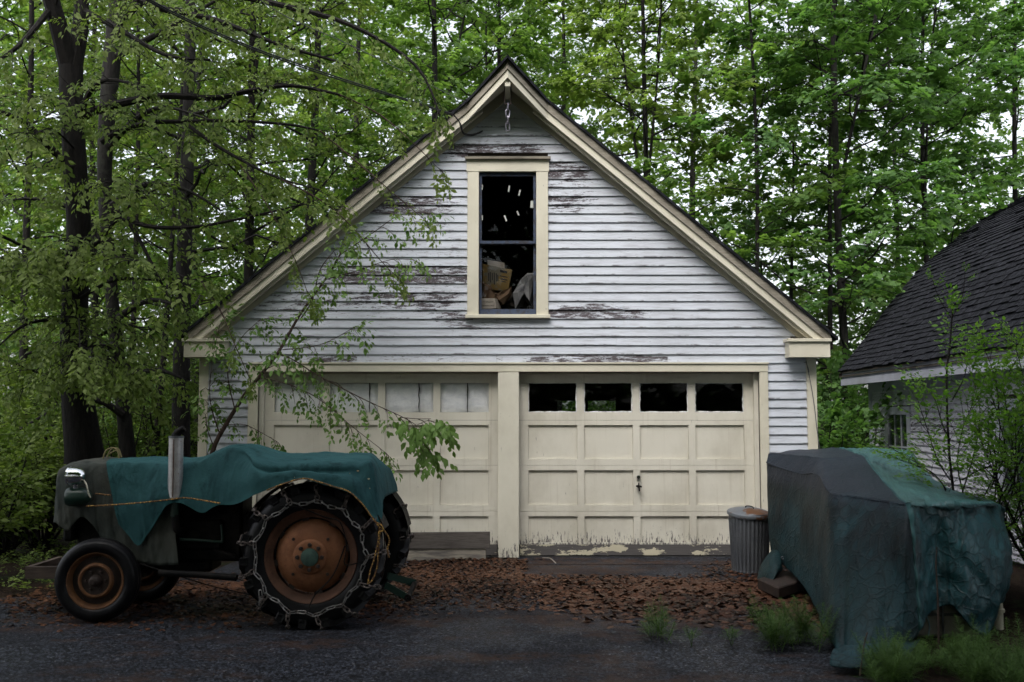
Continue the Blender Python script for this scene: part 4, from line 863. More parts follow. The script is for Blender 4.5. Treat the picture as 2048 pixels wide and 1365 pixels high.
# each column: back foot, back top, top, front edge of the raised part, step, upper drape, lower drape, hem
K = [
 cc([(1560,1110,10.95),(1556,1000,10.9),(1548,930,10.8),(1537,908,10.6),(1533,925,10.45),(1534,1000,10.3),(1537,1060,10.2),(1543,1110,10.1)]),
 cc([(1600,1080,11.1),(1590,930,11.0),(1580,904,10.85),(1562,908,10.4),(1556,935,10.15),(1555,1010,9.95),(1556,1080,9.85),(1562,1128,9.75)]),
 cc([(1640,1060,11.15),(1632,920,11.1),(1622,900,10.9),(1605,912,9.8),(1600,948,9.55),(1598,1020,9.4),(1600,1100,9.25),(1604,1168,9.05)]),
 cc([(1680,1060,11.2),(1665,915,11.1),(1660,897.5,10.9),(1640,916,9.35),(1636,950,8.95),(1634,1030,8.6),(1634,1130,8.4),(1640,1240,8.0)]),
 cc([(1705,1060,11.2),(1690,915,11.1),(1688,897,10.9),(1662,915.5,9.3),(1658,985,8.2),(1655,1060,7.95),(1652,1160,7.7),(1660,1280,7.2)]),
 cc([(1730,1060,11.2),(1718,915,11.1),(1716,897,10.9),(1694,914,9.3),(1702,993,7.95),(1698,1080,7.65),(1692,1200,7.3),(1688,1318,6.9)]),
 cc([(1760,1060,11.2),(1752,915,11.1),(1748,897,10.9),(1726,913,9.3),(1745,999,7.7),(1740,1090,7.4),(1736,1210,7.1),(1724,1322,6.8)]),
 cc([(1790,1060,11.2),(1780,916,11.1),(1776,898,10.85),(1752,926,9.1),(1785,1005,7.48),(1782,1090,7.22),(1784,1200,7.05),(1772,1312,6.82)]),
 cc([(1815,1060,11.1),(1804,918,11.0),(1797,899,10.8),(1778,945,8.9),(1814,1009,7.30),(1812,1090,7.06),(1814,1190,6.98),(1812,1296,6.88)]),
 cc([(1835,1060,11.0),(1822,920,10.9),(1812,901,10.7),(1808,958,8.75),(1836,1011,7.36),(1842,1100,7.20),(1846,1180,7.14),(1848,1250,7.10)]),
 cc([(1860,1060,10.9),(1836,930,10.8),(1824,908,10.6),(1840,966,8.7),(1862,1011.5,7.50),(1872,1110,7.52),(1876,1170,7.50),(1874,1218,7.46)]),
 cc([(1890,1060,10.7),(1850,950,10.5),(1838,930,10.3),(1878,975,8.8),(1896,1011,7.56),(1902,1100,7.52),(1904,1160,7.50),(1904,1212,7.46)]),
 cc([(1930,1060,10.5),(1880,972,10.2),(1862,958,10.0),(1915,985,8.8),(1932,1010,7.68),(1942,1110,7.50),(1944,1180,7.46),(1930,1240,7.42)]),
 cc([(1970,1060,10.2),(1925,992,9.7),(1908,982,9.5),(1955,994,8.7),(1972,1009,7.82),(1994,1110,7.62),(2000,1190,7.58),(1972,1272,7.52)]),
 cc([(2000,1065,9.8),(1965,1002,9.3),(1952,996,9.1),(1985,1000,8.5),(1996,1010,8.0),(2019,1100,7.80),(2018,1165,7.76),(1996,1232,7.68)]),
 cc([(2030,1080,9.5),(2010,1030,9.1),(1998,1014,8.9),(2004,1014,8.5),(2008,1022,8.2),(2025,1100,8.0),(2024,1150,7.95),(2012,1195,7.88)]),
]
K = [[c[0], c[1], c[2], c[2].lerp(c[3], .86), c[3], c[3].lerp(c[4], .14), c[4].lerp(c[3], .10), c[4], c[4].lerp(c[5], .12), c[5], c[6], c[7]] for c in K]
tp_, VV = cloth('tarp', K, M['tarp'], CM, na=10, nb=13, amp=.009, fr=3.2, seed=9, fold=.05, foldf=6, crink=lambda p: .0015+.0105*max(0, min(1, (p.x-.2*p.y-1.35)/.15)), cfr=5.5)
sm = []                                   # the doubled edge of the upper sheet, lying over the lower one
for j in range(10, len(VV)-1):
    r_ = VV[j]
    for i in range(len(r_)-1):
        a, b_ = r_[i].x-.2*r_[i].y, r_[i+1].x-.2*r_[i+1].y
        if a <= 1.405 < b_:
            p = r_[i].lerp(r_[i+1], (1.405-a)/(b_-a)); d = (r_[i+1]-r_[i]).normalized(); v = (VV[j+1][i]-r_[i]).normalized(); nn = d.cross(v).normalized(); nn = nn if nn.y < 0 or nn.z > .5 else -nn
            sm.append((p+nn*.010, p+d*.036+nn*.012, p-d*.001)); break
if len(sm) > 3:
    V_ = [q for s_ in sm for q in s_]; F_ = [(i*3+k[0], i*3+k[1], i*3+3+k[1], i*3+3+k[0]) for i in range(len(sm)-1) for k in ((0,1),(2,0)) if (sm[i][0]-sm[i+1][0]).length < .25]
    meshobj('sheet_edge', npmesh('sheet_edge', V_, F_, True), simple('sun_bleached_sheet_edge', (.030,.085,.088), .5, .15, c2=(.018,.05,.053), scale=12), CM)
for px, py, Y in [(1785,1299,6.80),(2006,1192,7.82),(1565,1116,9.72)]:
    c = at(px, py, Y-.03); MB().lathe([(.009,-.003),(.012,-.005),(.016,-.003),(.016,.002),(.009,.002),(.009,-.003)], c, 'Y', 14).build('grommet', M['galv'], CM, True)
# folds of the hem heaped on the ground and the small flap at the back corner
hp_ = [cc([(1700,1290,6.9),(1672,1298,6.75),(1660,1318,6.62),(1664,1334,6.55),(1690,1331,6.6)]), cc([(1735,1285,6.95),(1728,1292,6.7),(1722,1316,6.55),(1726,1338,6.46),(1740,1330,6.6)]), cc([(1790,1280,7.0),(1782,1290,6.75),(1775,1314,6.6),(1772,1334,6.50),(1780,1326,6.65)]), cc([(1840,1280,7.0),(1830,1292,6.8),(1822,1306,6.7),(1815,1318,6.62),(1822,1314,6.7)])]
cloth('hem_heap', hp_, M['tarp'], CM, na=6, nb=6, amp=.014, fr=7, seed=4, crink=.006, cfr=7)
fl = [cc([(1548,1092,10.0),(1533,1110,9.95),(1518,1140,9.85),(1513,1158,9.8)]), cc([(1556,1100,9.85),(1545,1118,9.7),(1532,1142,9.6),(1528,1162,9.55)]), cc([(1563,1112,9.75),(1560,1128,9.6),(1552,1146,9.5),(1546,1158,9.45)]), cc([(1566,1122,9.72),(1566,1138,9.62),(1560,1150,9.55),(1553,1158,9.5)])]
cloth('corner_flap', fl, M['tarp'], CM, na=5, nb=5, amp=.010, fr=7, seed=6, crink=.008, cfr=6)
MB().box(2.95,3.4,8.5,9.9,.25,.85).box(3.05,3.5,9.9,10.5,.3,1.1).build('machine_body', M['iron'], CM, bevel=.03); MB().box(2.96,3.09,8.9,9.05,0,.25).box(3.2,3.35,8.9,9.05,0,.25).box(3.06,3.2,10.1,10.25,0,.3).box(3.3,3.45,10.1,10.25,0,.3).build('machine_foot', M['iron'], CM)
RB = MB(); A = [at(1515,1168,9.5), at(1557,1186,9.0), at(1600,1172,9.6)]
v = [Vector((A[0].x,A[0].y,0)), Vector((A[1].x,A[1].y,0)), Vector((A[2].x+.15,A[2].y,0)), Vector((A[0].x+.42,A[0].y+.5,0))]; z0, z1 = .03, at(1557,1176,9.0).z
RB.add([p+Vector((0,0,z)) for z in (z0, z1) for p in v], [(0,3,2,1),(4,5,6,7),(0,1,5,4),(1,2,6,5),(2,3,7,6),(3,0,4,7)]); tag(RB.build('metal_box', M['rust_dark'], None, bevel=.01), 'rusty brown metal box poking out under the left end of the tarp', 'box')
TK = thing('storage_tank', 'dusty cream tank with grey bars showing under the raised tarp hem', 'tank', at(1870,1290,7.62)-Vector((0,0,at(1870,1290,7.62).z)))
a, c = at(1818,1250,7.62), at(1960,1250,7.62); MB().box(a.x, c.x, 7.62, 8.3, .0, .52).build('panel', M['tank'], TK, bevel=.02); zb_ = at(1870,1229,7.6).z
MB().tube([(a.x-.02,7.595,zb_),(c.x,7.595,zb_)], .012, 8).build('bar', M['galv'], TK, True); MB().tube([(at(1885,1250,7.6).x,7.59,0),(at(1885,1250,7.6).x,7.59,zb_+.1)], .010, 8).build('bar', M['galv'], TK, True)
rope('blue_rope', 'short pale blue rope tied to the grey bar under the tarp', 'rope', [[at(1850,1232,7.57), at(1856,1240,7.56), at(1859,1256,7.56), at(1856,1272,7.56)], [at(1848,1236,7.57), at(1852,1230,7.56), at(1855,1238,7.56)]], .006, 'blue_rope')
pp = thing('plastic_pipe', 'upright cream plastic drain pipe with a collar beside the right tarp hem', 'pipe', (at(1998,1260,7.9).x, 7.9, 0)); px_ = at(1998,1260,7.9).x
MB().tube([(px_,7.9,0),(px_,7.9,.46)], .034, 16).build('pipe', M['pvc'], pp, True); [MB().lathe([(.034,-.014),(.046,-.012),(.048,.0),(.046,.012),(.034,.014)], (px_,7.9,z), 'Z', 20).build('collar', M['pvc'], pp, True) for z in (Z(1269,7.9), Z(1221,7.9))]

# ------------------------------------------------------------------ wires and cords
yw = YF+.05
rope('power_cable', 'black twin power cable sagging from the upper left to the garage gable', 'cable', [[at(120,-120,7.2), at(300,0,8.0), at(480,85,8.8), at(640,143,9.6), at(800,195,10.5), at(908,229,yw-.12)], [at(120,-117,7.2), at(300,4,8.0), at(480,89,8.8), at(640,147,9.6), at(800,198,10.5), at(908,231,yw-.12)], [at(906,229,yw-.12), at(918,243,yw-.10), at(924,262,yw-.06), at(935,269,yw+.05), at(950,268,D-.12), at(965,262,D-.02)], [at(908,231,yw-.12), at(922,250,yw-.09), at(926,267,yw-.05), at(940,272,yw+.05), at(955,268,D-.1), at(965,263,D-.02)]], .007, 'wire')
rope('phone_wire', 'thin grey wire running down to the gable under the black cable', 'wire', [[at(380,-110,8.2), at(545,18,8.9), at(700,90,9.6), at(820,150,10.3), at(930,203,yw-.10), at(985,214,yw+.2)]], .004, 'wire_g')
rope('cord', 'thin dark cord hanging from the cornice down the right corner board', 'cord', [[at(1612,722,D-.05), at(1618,745,D-.05), at(1616,735,D-.06)], [at(1612,722,D-.05), at(1622,770,D-.05), at(1629,815,D-.05), at(1634,860,D-.05), at(1640,905,D-.04)]], .0045, 'wire_g')
# ------------------------------------------------------------------ foliage engine
LEAF = {}
def leafgeo(kind):
    if kind == 'quad':
        v = [(0,0,0),(-.30,.5,.04),(0,1,-.1),(.30,.5,.04)]; return np.array(v), np.array([(0,1,2),(0,2,3)])[:, ::-1].copy()
    if kind == 'oval':
        v = [(0,.5,-.02),(0,0,0),(-.20,.25,.05),(-.25,.55,.03),(0,1,-.14),(.25,.55,.03),(.20,.25,.05)]
    elif kind == 'narrow':
        v = [(0,.5,-.02),(0,0,0),(-.13,.3,.04),(-.12,.65,.02),(0,1,-.12),(.12,.65,.02),(.13,.3,.04)]
    else:
        v = [(0,.42,.03),(0,0,0),(-.50,.28,-.06),(-.22,.48,.02),(-.42,.80,-.08),(0,1.05,-.10),(.42,.80,-.08),(.22,.48,.02),(.50,.28,-.06)]
    if kind == 'maple': return np.array(v[1:]), np.array([(0,2,1),(0,6,2),(0,7,6),(2,4,3),(6,5,4),(2,6,4)])[:, ::-1].copy()
    n = len(v)-1; f = [(0, 1+(i+1) % n, 1+i) for i in range(n)]
    return np.array(v), np.array(f)
def rotm(y, up):
    """rows of frames: local y -> y, local z ~ up"""
    y = y/np.linalg.norm(y, axis=-1, keepdims=True); x = np.cross(y, up); x /= np.linalg.norm(x, axis=-1, keepdims=True)+1e-9; z = np.cross(x, y)
    return np.stack([x, y, z], -1)
def instance(V, F, R, S, T):
    """n copies of (V,F)"""
    n = len(T); vv = np.einsum('nij,kj->nki', R, V)*np.asarray(S).reshape(n,1,1)+T[:,None,:]
    ff = F[None]+(np.arange(n)*len(V))[:,None,None]; return vv.reshape(-1,3), ff.reshape(-1,F.shape[1])
def spray(kind, nleaf, leaf, droop, flat, r):
    """a twig of length 1 along +y with leaves; returns V,F of the leaves and the twig"""
    lv, lf = leafgeo(kind); pos = []; ys = []; ups = []; sz = []
    for i in range(nleaf):
        t = .12+.88*(i+.5)/nleaf; s = 1 if i % 2 else -1
        a = radians(r.uniform(30, 75)) if i < nleaf-2 else radians(r.uniform(0, 25))
        d = np.array([s*sin(a), cos(a), -droop*r.uniform(.3,1.3)]); z = -.12*t*t+r.normal(0, .05*flat)
        pos.append(np.array([s*.03+r.normal(0,.06), t+r.normal(0,.04), z+r.normal(0,.05)])); ys.append(d)
        ups.append(np.array([r.normal(0,.35), r.normal(0,.35), 1.])); sz.append(leaf*r.uniform(.6,1.2))
    return instance(lv, lf, rotm(np.array(ys), np.array(ups)), sz, np.array(pos))
TW = (np.array([(-.010,0,0),(.010,0,0),(0,0,.014),(-.004,.5,-.03),(.004,.5,-.03),(0,.5,-.02),(0,1,-.12)]), np.array([(0,1,4),(0,4,3),(1,2,5),(1,5,4),(2,0,3),(2,3,5),(3,4,6),(4,5,6),(5,3,6)]))
def templates(key, kind, nleaf, leaf, droop, flat):
    if key not in LEAF:
        r = np.random.default_rng(abs(hash(key)) % 1000 if False else len(LEAF)+11); LEAF[key] = [spray(kind, nleaf, leaf, droop, flat, r) for _ in range(6)]
    return LEAF[key]
def foliage(name, parent, sprays, key, m, twigm=None, kind='stuff', tname='twigs'):
    """sprays: list of (pos, dir, up, scale)"""
    if not len(sprays): return
    Pn = np.array([s[0] for s in sprays], float); Dn = np.array([s[1] for s in sprays], float); Un = np.array([s[2] for s in sprays], float); Sn = np.array([s[3] for s in sprays], float)
    R = rotm(Dn, Un); tp = LEAF[key]; pick = rng.integers(0, len(tp), len(sprays)); Vs = []; Fs = []; n = 0
    for k in range(len(tp)):
        i = np.where(pick == k)[0]
        if len(i): v, f = instance(tp[k][0], tp[k][1], R[i], Sn[i], Pn[i]); Vs.append(v); Fs.append(f+n); n += len(v)
    o = meshobj(name, npmesh(name, np.concatenate(Vs), np.concatenate(Fs)), m, parent); o['kind'] = kind if parent is None else 'stuff'
    if twigm:
        v, f = instance(TW[0], TW[1], R, Sn, Pn); t = meshobj(tname, npmesh(tname, v, f), twigm, parent); t['kind'] = 'stuff'
    return o
templates('maple', 'maple', 18, .25, .45, 1.2); templates('maple_s', 'maple', 9, .30, .4, 1); templates('elm', 'oval', 17, .23, .55, 1.3); templates('far', 'quad', 16, .27, .4, 1.2); templates('mass', 'quad', 9, .42, .4, 1.2); templates('sapl', 'oval', 9, .27, .8, 1); templates('shrub', 'oval', 14, .20, .1, 1.2); templates('narrow', 'narrow', 13, .26, .15, 1)
def rnd(a, b): return random.uniform(a, b)
def wob(p, q, n, amt):
    """n+1 points from p to q with a smooth wander"""
    p = Vector(p); q = Vector(q); L = (q-p).length; out = []; ph = [rnd(0, 6.28) for _ in range(3)]
    for i in range(n+1):
        t = i/n; e = sin(pi*t)*amt*L; out.append(p.lerp(q, t)+Vector((sin(ph[0]+3*t), sin(ph[1]+3*t), .4*sin(ph[2]+4*t)))*e)
    return out
def along(pts, t):
    k = t*(len(pts)-1); i = min(int(k), len(pts)-2); return pts[i].lerp(pts[i+1], k-i), (pts[i+1]-pts[i]).normalized()
def sprout(pts, sprays, sublimbs, r0, t0=.25, step=.3, reach=.9, sl=.42, per=.2, up=.15, droop=0., flat=1., tipfull=True):
    """side shoots with sprays along a limb path"""
    L = sum((b-a).length for a, b in zip(pts, pts[1:])); n = max(2, int(L*(1-t0)/step))
    for i in range(n):
        t = t0+(1-t0)*(i+rnd(.2,.8))/n; p, d = along(pts, t); s = 1 if i % 2 else -1
        h = Vector((-d.y, d.x, 0)); h = h.normalized() if h.length > .05 else Vector((rnd(-1,1), rnd(-1,1), 0)).normalized()
        sd_ = (d*rnd(.3,.9)+h*s*rnd(.5,1.1)+Vector((0,0,up+rnd(-.25,.25)-droop))).normalized(); ln = reach*rnd(.5,1.15)*(1-.45*t)
        q = [p, p+sd_*ln*.5+Vector((0,0,.04*ln)), p+sd_*ln+Vector((0,0,-.06*ln-droop*.2*ln))]; sublimbs.append((q, [r0*.35*(1-.6*t)+.003, .0045, .0025]))
        k = max(2, int(ln/per))
        for j in range(k):
            u = (j+1)/k; c, dd = along(q, min(.999, u)); s2 = 1 if j % 2 else -1; hh = Vector((-dd.y, dd.x, 0))
            d2 = (dd*rnd(.4,1)+hh*s2*rnd(.3,.9)*(1 if j < k-1 else .2)+Vector((0,0,rnd(-.35,.2)-droop))).normalized()
            sprays.append((c, d2, (rnd(-.3,.3)*flat, rnd(-.3,.3)*flat, 1), sl*rnd(.65,1.25)))
    if tipfull:
        p, d = pts[-1], (pts[-1]-pts[-2]).normalized()
        for _ in range(3): sprays.append((p, d+Vector((rnd(-.5,.5), rnd(-.5,.5), rnd(-.4,.2)-droop)), (rnd(-.3,.3), rnd(-.3,.3), 1), sl*rnd(.7,1.2)))
def tubes(name, paths, m, parent, n=5, kind=None):
    b = MB()
    for pts, r in paths: b.tube(pts, r, n, cap=False)
    V = np.array([tuple(v) for v in b.v]); me = npmesh(name, V, np.array(b.f), True); o = meshobj(name, me, m, parent)
    if kind: o['kind'] = kind
    return o
def visible(p, mg=1.2): return p[1] > 1 and abs(p[0]) < .514*p[1]+mg and p[2] < CAMH+.43*p[1]+mg*1.5
def tree(name, label, base, H, r, top=(0,0), nl=16, first=.2, ll=3.0, key='maple', leaf='maple', bark='bark_g', group=None, sl=.5, step=.29, per=.20, reach=1.15, fork=0, el0=50, thin=1., cat='tree'):
    T = thing(name, label, cat, (base[0], base[1], 0), group)
    b0 = Vector((base[0], base[1], -.05)); tp = b0+Vector((top[0], top[1], H)); tr = wob(b0, tp, 12, .012)
    rad = [max(.02, r*(1.25 if i == 0 else 1)*(1-.82*(i/12)**1.1)) for i in range(13)]
    MB().tube(tr, rad, 10).build('trunk', M[bark], T, True)
    spr = []; subs = []; stems = [(tr, first, 1.)]
    for k in range(fork):
        t = rnd(.3,.45); p, d = along(tr, t); a = rnd(0, 6.28); q = wob(p, p+Vector((cos(a)*H*.10, sin(a)*H*.06, H*(1-t)*.85)), 8, .02)
        MB().tube(q, [max(.016, r*.6*(1-t*.8)*(1-.85*i/8)) for i in range(9)], 7).build('stem', M[bark], T, True); stems.append((q, .15, .75))
    for pts, f0, ks in stems:
        a = rnd(0, 6.28)
        for i in range(int(nl*ks)):
            u = (i+.5)/(nl*ks); t = f0+(.985-f0)*u; p, d = along(pts, t); a += 2.4+rnd(-.4,.4); L = ll*ks*rnd(.65,1.15)*(1-.55*u**1.5)
            el = radians(el0*(.35+.65*u)+rnd(-12,12)); e = p+Vector((cos(a)*cos(el), sin(a)*cos(el), sin(el)))*L
            e.z -= .12*L; lp = wob(p, e, 6, .05); lp[3].z += .07*L; lr = r*.22*(1-.6*u)+.006
            lp = [v for v in lp]; subs_ = []
            q = MB().tube(lp, [lr*(1-.85*j/6) for j in range(7)], 6, cap=False)
            if not (visible(p, 3) or visible(e, 3)): continue
            q.build('limb', M[bark], T, True)
            sprout(lp, spr, subs_, lr, t0=.22, step=step, reach=reach, sl=sl, per=per); subs += subs_
    spr = [s for s in spr if visible(s[0], 1.6) and random.random() < thin]
    if subs: tubes('branches', [s for s in subs if visible(s[0][0], 1.6)] or subs[:1], M['twig_d'], T, 4, 'stuff')
    foliage('crown', T, spr, key, M[leaf], M['twig_d'])
    return T
def bush(name, label, c, rad, h, nst, key, leaf, bark='twig_d', group=None, sl=.3, per=.2, reach=.5, step=.22, lean=.6, cat='shrub', kind=None):
    T = thing(name, label, cat, (c[0], c[1], 0), group); spr = []; subs = []; st = []
    for i in range(nst):
        a = rnd(0, 6.28); b0 = Vector((c[0]+cos(a)*rad*.2*random.random(), c[1]+sin(a)*rad*.2*random.random(), -.02)); e = Vector((c[0]+cos(a)*rad*rnd(.2,1), c[1]+sin(a)*rad*rnd(.2,1), h*rnd(.55,1.05)))
        p = wob(b0, e, 6, .06); st.append((p, [.016*(1-.8*j/6)+.003 for j in range(7)])); sprout(p, spr, subs, .012, .12, step, reach, sl, per, .25)
    tubes('stems', st, M[bark], T, 5, 'stuff'); tubes('branches', subs, M[bark], T, 3, 'stuff'); foliage('foliage', T, spr, key, M[leaf], M[bark]); return T
def gx(px, Y): return (px-1024)/FOC*Y

# ------------------------------------------------------------------ trees behind the garage and the house
TL = 'leafy trees standing behind the garage'
def bt(px, Y, H, r, label, **k): k['nl'] = int(k['nl']*1.45); return tree('maple_tree', label, (gx(px, Y), Y), H*1.28, r*.85, group=TL, **k)
bt(1275, 21, 12.5, .10, 'slender twin stemmed maple rising behind the right roof slope of the garage, pale yellow green', fork=2, leaf='maple_y', ll=2.4, nl=20, thin=.78, top=(.4,0), first=.3)
bt(1500, 19.5, 11.5, .065, 'slim dark trunked maple behind the lower right garage roof', leaf='maple', ll=2.7, nl=20, first=.18)
bt(1705, 19, 13, .105, 'straight dark trunked maple in the gap between garage and house', leaf='maple_d', ll=3.2, nl=26, first=.10, fork=1, top=(-.3,0))
bt(1640, 20.5, 10.5, .075, 'thin leaning maple stem just left of the straight dark trunk', leaf='maple_d', ll=2.2, nl=18, top=(.9,.2), first=.15)
bt(1590, 23.5, 9, .07, 'small maple showing low over the garage cornice on the right', leaf='maple', ll=2.2, nl=18, first=.12)
bt(1880, 22, 13.5, .085, 'broad deep green maple rising behind the dark house roof', leaf='maple_d', ll=3.6, nl=28, first=.15, fork=1)
bt(2060, 24, 14, .10, 'tall deep green maple at the far right above the house ridge', leaf='maple_d', ll=3.8, nl=26, first=.2)
bt(1790, 27, 13, .09, 'grey green maple farther back between house roof and straight trunk', leaf='maple', ll=3.4, nl=24, first=.1)
bt(1400, 26, 13, .14, 'maple farther back behind the right roof slope with loose light crown', leaf='maple_y', ll=3.0, nl=20, first=.15, thin=.8)
bt(1120, 25, 12.5, .12, 'pale maple behind the gable peak with sky showing through its crown', leaf='maple_y', ll=2.9, nl=20, first=.25, thin=.72)
bt(985, 22.5, 12.5, .11, 'slim maple just left of the gable peak with dark upright stem', leaf='maple', ll=2.6, nl=19, first=.25, thin=.85, fork=1)
bt(850, 20, 12, .12, 'maple behind the upper left roof slope, two dark stems', leaf='maple', ll=2.8, nl=20, first=.2, fork=1, thin=.85)
bt(720, 24, 12.5, .14, 'pale green maple farther back over the left roof slope', leaf='maple_y', ll=3.1, nl=22, first=.12, thin=.9)
bt(610, 18.5, 11.5, .13, 'maple standing close behind the lower left roof slope', leaf='maple', ll=2.8, nl=22, first=.12)
bt(475, 16.5, 12, .11, 'thick dark trunk leaning right behind the horizontal bough', leaf='elm', key='elm', bark='bark', ll=3.2, nl=22, first=.22, top=(.5,0), fork=1, sl=.42)
bt(378, 15.5, 11.5, .055, 'dark upright trunk left of the thick leaning one', leaf='elm', key='elm', bark='bark', ll=2.8, nl=20, first=.12, sl=.42)
bt(372, 12.9, 9, .15, 'grey barked tree close against the left corner of the garage', leaf='elm', key='elm', bark='bark_g', ll=2.0, nl=16, first=.25, top=(-.4,.5), sl=.36)
bt(300, 14.2, 8.5, .06, 'slim grey trunk between the big dark trunk and the garage corner', leaf='elm_d', key='elm', bark='bark', ll=1.8, nl=18, first=.12, top=(.6,.3), sl=.36)
bt(262, 15.8, 10, .06, 'slim dark trunk just right of the big forked tree', leaf='elm_d', key='elm', bark='bark', ll=2.3, nl=20, first=.08, top=(-.3,.3), sl=.4)
bt(60, 16.5, 11.5, .09, 'dark trunk at the far left behind the forked tree', leaf='elm', key='elm', bark='bark', ll=3.0, nl=24, first=.06, top=(-.6,0), sl=.42)
bt(-60, 20, 12.5, .16, 'pale leaved tree at the far left edge farther back', leaf='maple_y', ll=3.4, nl=24, first=.05)
bt(190, 22, 13, .11, 'maple far behind the forked tree, light green between its boughs', leaf='maple', ll=3.4, nl=24, first=.06)
bt(400, 26, 13, .11, 'light maple far back left of the garage roof', leaf='maple_y', ll=3.4, nl=22, first=.06)
# undergrowth
UG = 'bushes of the undergrowth'
for px, Y, R_, h, lab, lf in [(40,13.2,1.1,2.0,'light green bush at the left edge beyond the tractor nose','elm'),(-40,11.6,.9,1.3,'low bush at the far left edge beside the drive','elm_d'),(150,14.6,1.2,2.2,'bush behind the big dark trunk','elm_d'),(265,13.6,.9,1.7,'many stemmed bush behind the tractor bonnet','elm_d'),(345,14.8,.9,2.2,'bush against the garage corner','elm_d'),
      (1665,15.2,.9,1.9,'deep green bush filling the gap beside the garage wall','maple_d'),(1710,17.5,1.0,2.4,'bush in the gap beside the house corner','maple_d'),(1640,18.8,1.0,2.6,'taller bush deeper in the gap between the buildings','maple')]:
    bush('bush', lab, (gx(px, Y), Y), R_, h, 16, 'elm' if lf[0] == 'e' else 'maple_s', lf, group=UG, sl=.34)
for px, Y, R_, h, lab in [(15,12.0,1.0,1.25,'low pale green bush by the drive edge at the far left'),(92,12.6,.9,1.35,'pale green bush right behind the tractor front tray'),(-70,10.2,.9,1.2,'pale low bush just outside the left end of the drive')]: bush('bush', lab, (gx(px, Y), Y), R_, h, 22, 'elm', 'elm', group=UG, sl=.30)
gc = []
for _ in range(900):
    x, y = rnd(-9.5,-3.9), rnd(9.2,15)
    if y > 9.0+.5*(x+4.5 if x > -4.5 else 0)+.2: gc.append(((x, y, rnd(.0,.10)), (rnd(-1,1), rnd(-1,1), rnd(-.1,.5)), (rnd(-.3,.3), rnd(-.3,.3), 1), rnd(.12,.28)))
o = foliage('ground_cover', None, gc, 'shrub', M['elm']); o['kind'] = 'stuff'
# far wood: one mass closing the view
spr = []
for _ in range(17000):
    y = rnd(29, 40); x = (rnd(-.58, .1) if random.random() < .35 else rnd(-.58, .58))*y; z = 19*random.random()**1.5+.1
    spr.append(((x, y, z), (rnd(-1,1), rnd(-1,.3), rnd(-.5,.3)), (rnd(-.3,.3), rnd(-.3,.3), 1), rnd(.6,1.1)))
fw = foliage('far_wood', None, spr, 'far', M['maple']); fw['kind'] = 'stuff'
# unseen foliage added behind and over the camera to shade yard and darken panes
spr = []
for _ in range(8200):
    q_ = random.random() < .3
    spr.append(((rnd(-12,12), rnd(-9,2.5), rnd(7.5,13)) if q_ else (rnd(-26,26), rnd(-16,-9), rnd(.3,20)), (rnd(-1,1), rnd(-.3,1), rnd(-.5,.3)), (rnd(-.3,.3), rnd(-.3,.3), 1), rnd(1.3,1.9)))
fw = foliage('added_shade_foliage', None, spr, 'mass', M['maple_d']); fw['kind'] = 'stuff'

# ------------------------------------------------------------------ big forked tree at the left
def PX(L): return [at(*q) for q in L]
def smooth(pts, n=4):
    pts = [Vector(p) for p in pts]; out = []
    for i in range(len(pts)-1):
        p0, p1, p2, p3 = pts[max(i-1,0)], pts[i], pts[i+1], pts[min(i+2,len(pts)-1)]
        for k in range(n):
            t = k/n; out.append(.5*((2*p1)+(p2-p0)*t+(2*p0-5*p1+4*p2-p3)*t*t+(3*p1-p0-3*p2+p3)*t**3))
    return out+[pts[-1]]
def lerpr(rs, k): return [float(np.interp(i/(k-1), np.linspace(0,1,len(rs)), rs)) for i in range(k)]
BT = thing('forked_tree', 'big dark forked tree behind the tractor nose, boughs spreading over the roof', 'tree', (gx(170, 11.5), 11.5, 0))
trk = smooth(PX([(182,1010,11.6),(168,900,11.5),(152,760,11.5),(150,600,11.45),(158,470,11.4),(150,330,11.4),(143,210,11.4),(142,135,11.4)]))
MB().tube(trk, lerpr([.34,.21,.165,.145,.135,.13,.13,.135], len(trk)), 12).build('trunk', M['bark'], BT, True)
spr = []; subs = []
def bough(L, r0, r1, nm='bough', leafy=True, bark='bark', par=BT, sp=None, sb=None, **k):
    pts = smooth(PX(L)); MB().tube(pts, lerpr([r0, r1], len(pts)), 7).build(nm, M[bark], par, True)
    if leafy:
        kw = dict(t0=.10, step=.16, reach=.72, sl=.32, per=.16, droop=.25); kw.update(k); sprout(pts, spr if sp is None else sp, subs if sb is None else sb, r0*.4, **kw)
    return pts
bough([(140,140,11.4),(122,70,11.3),(100,-10,11.2),(80,-90,11.1)], .12, .08); bough([(146,140,11.4),(160,60,11.45),(165,-10,11.5),(178,-100,11.5)], .105, .07)
bough([(155,240,11.35),(190,222,11.3),(250,205,11.1),(330,192,11.0),(430,196,10.9),(500,182,10.8),(585,172,10.7),(680,190,10.6)], .06, .014, step=.2)
bough([(152,268,11.4),(176,190,11.2),(215,160,11.1),(290,175,10.9)], .045, .01)
bough([(205,285,11.3),(240,262,11.2),(300,246,11.0),(380,243,10.9),(470,242,10.7),(580,250,10.6),(640,262,10.5)], .036, .010)
bough([(375,250,10.9),(430,290,10.7),(500,330,10.6),(560,358,10.5),(640,380,10.5)], .026, .006, step=.26)
bough([(225,420,11.2),(262,452,11.0),(300,520,10.9),(325,570,10.8),(345,610,10.7)], .03, .006, step=.28, reach=.45)
bough([(235,425,11.2),(290,452,10.9),(380,455,10.8),(470,440,10.7),(560,420,10.6),(640,400,10.5)], .03, .006, step=.26)
bough([(150,350,11.4),(95,290,11.2),(40,240,11.0),(-30,215,10.8)], .05, .02); bough([(150,560,11.4),(110,520,11.1),(60,500,10.8),(0,470,10.5)], .035, .012); bough([(150,520,11.4),(200,480,11.1),(250,420,10.9),(310,380,10.7)], .03, .01)
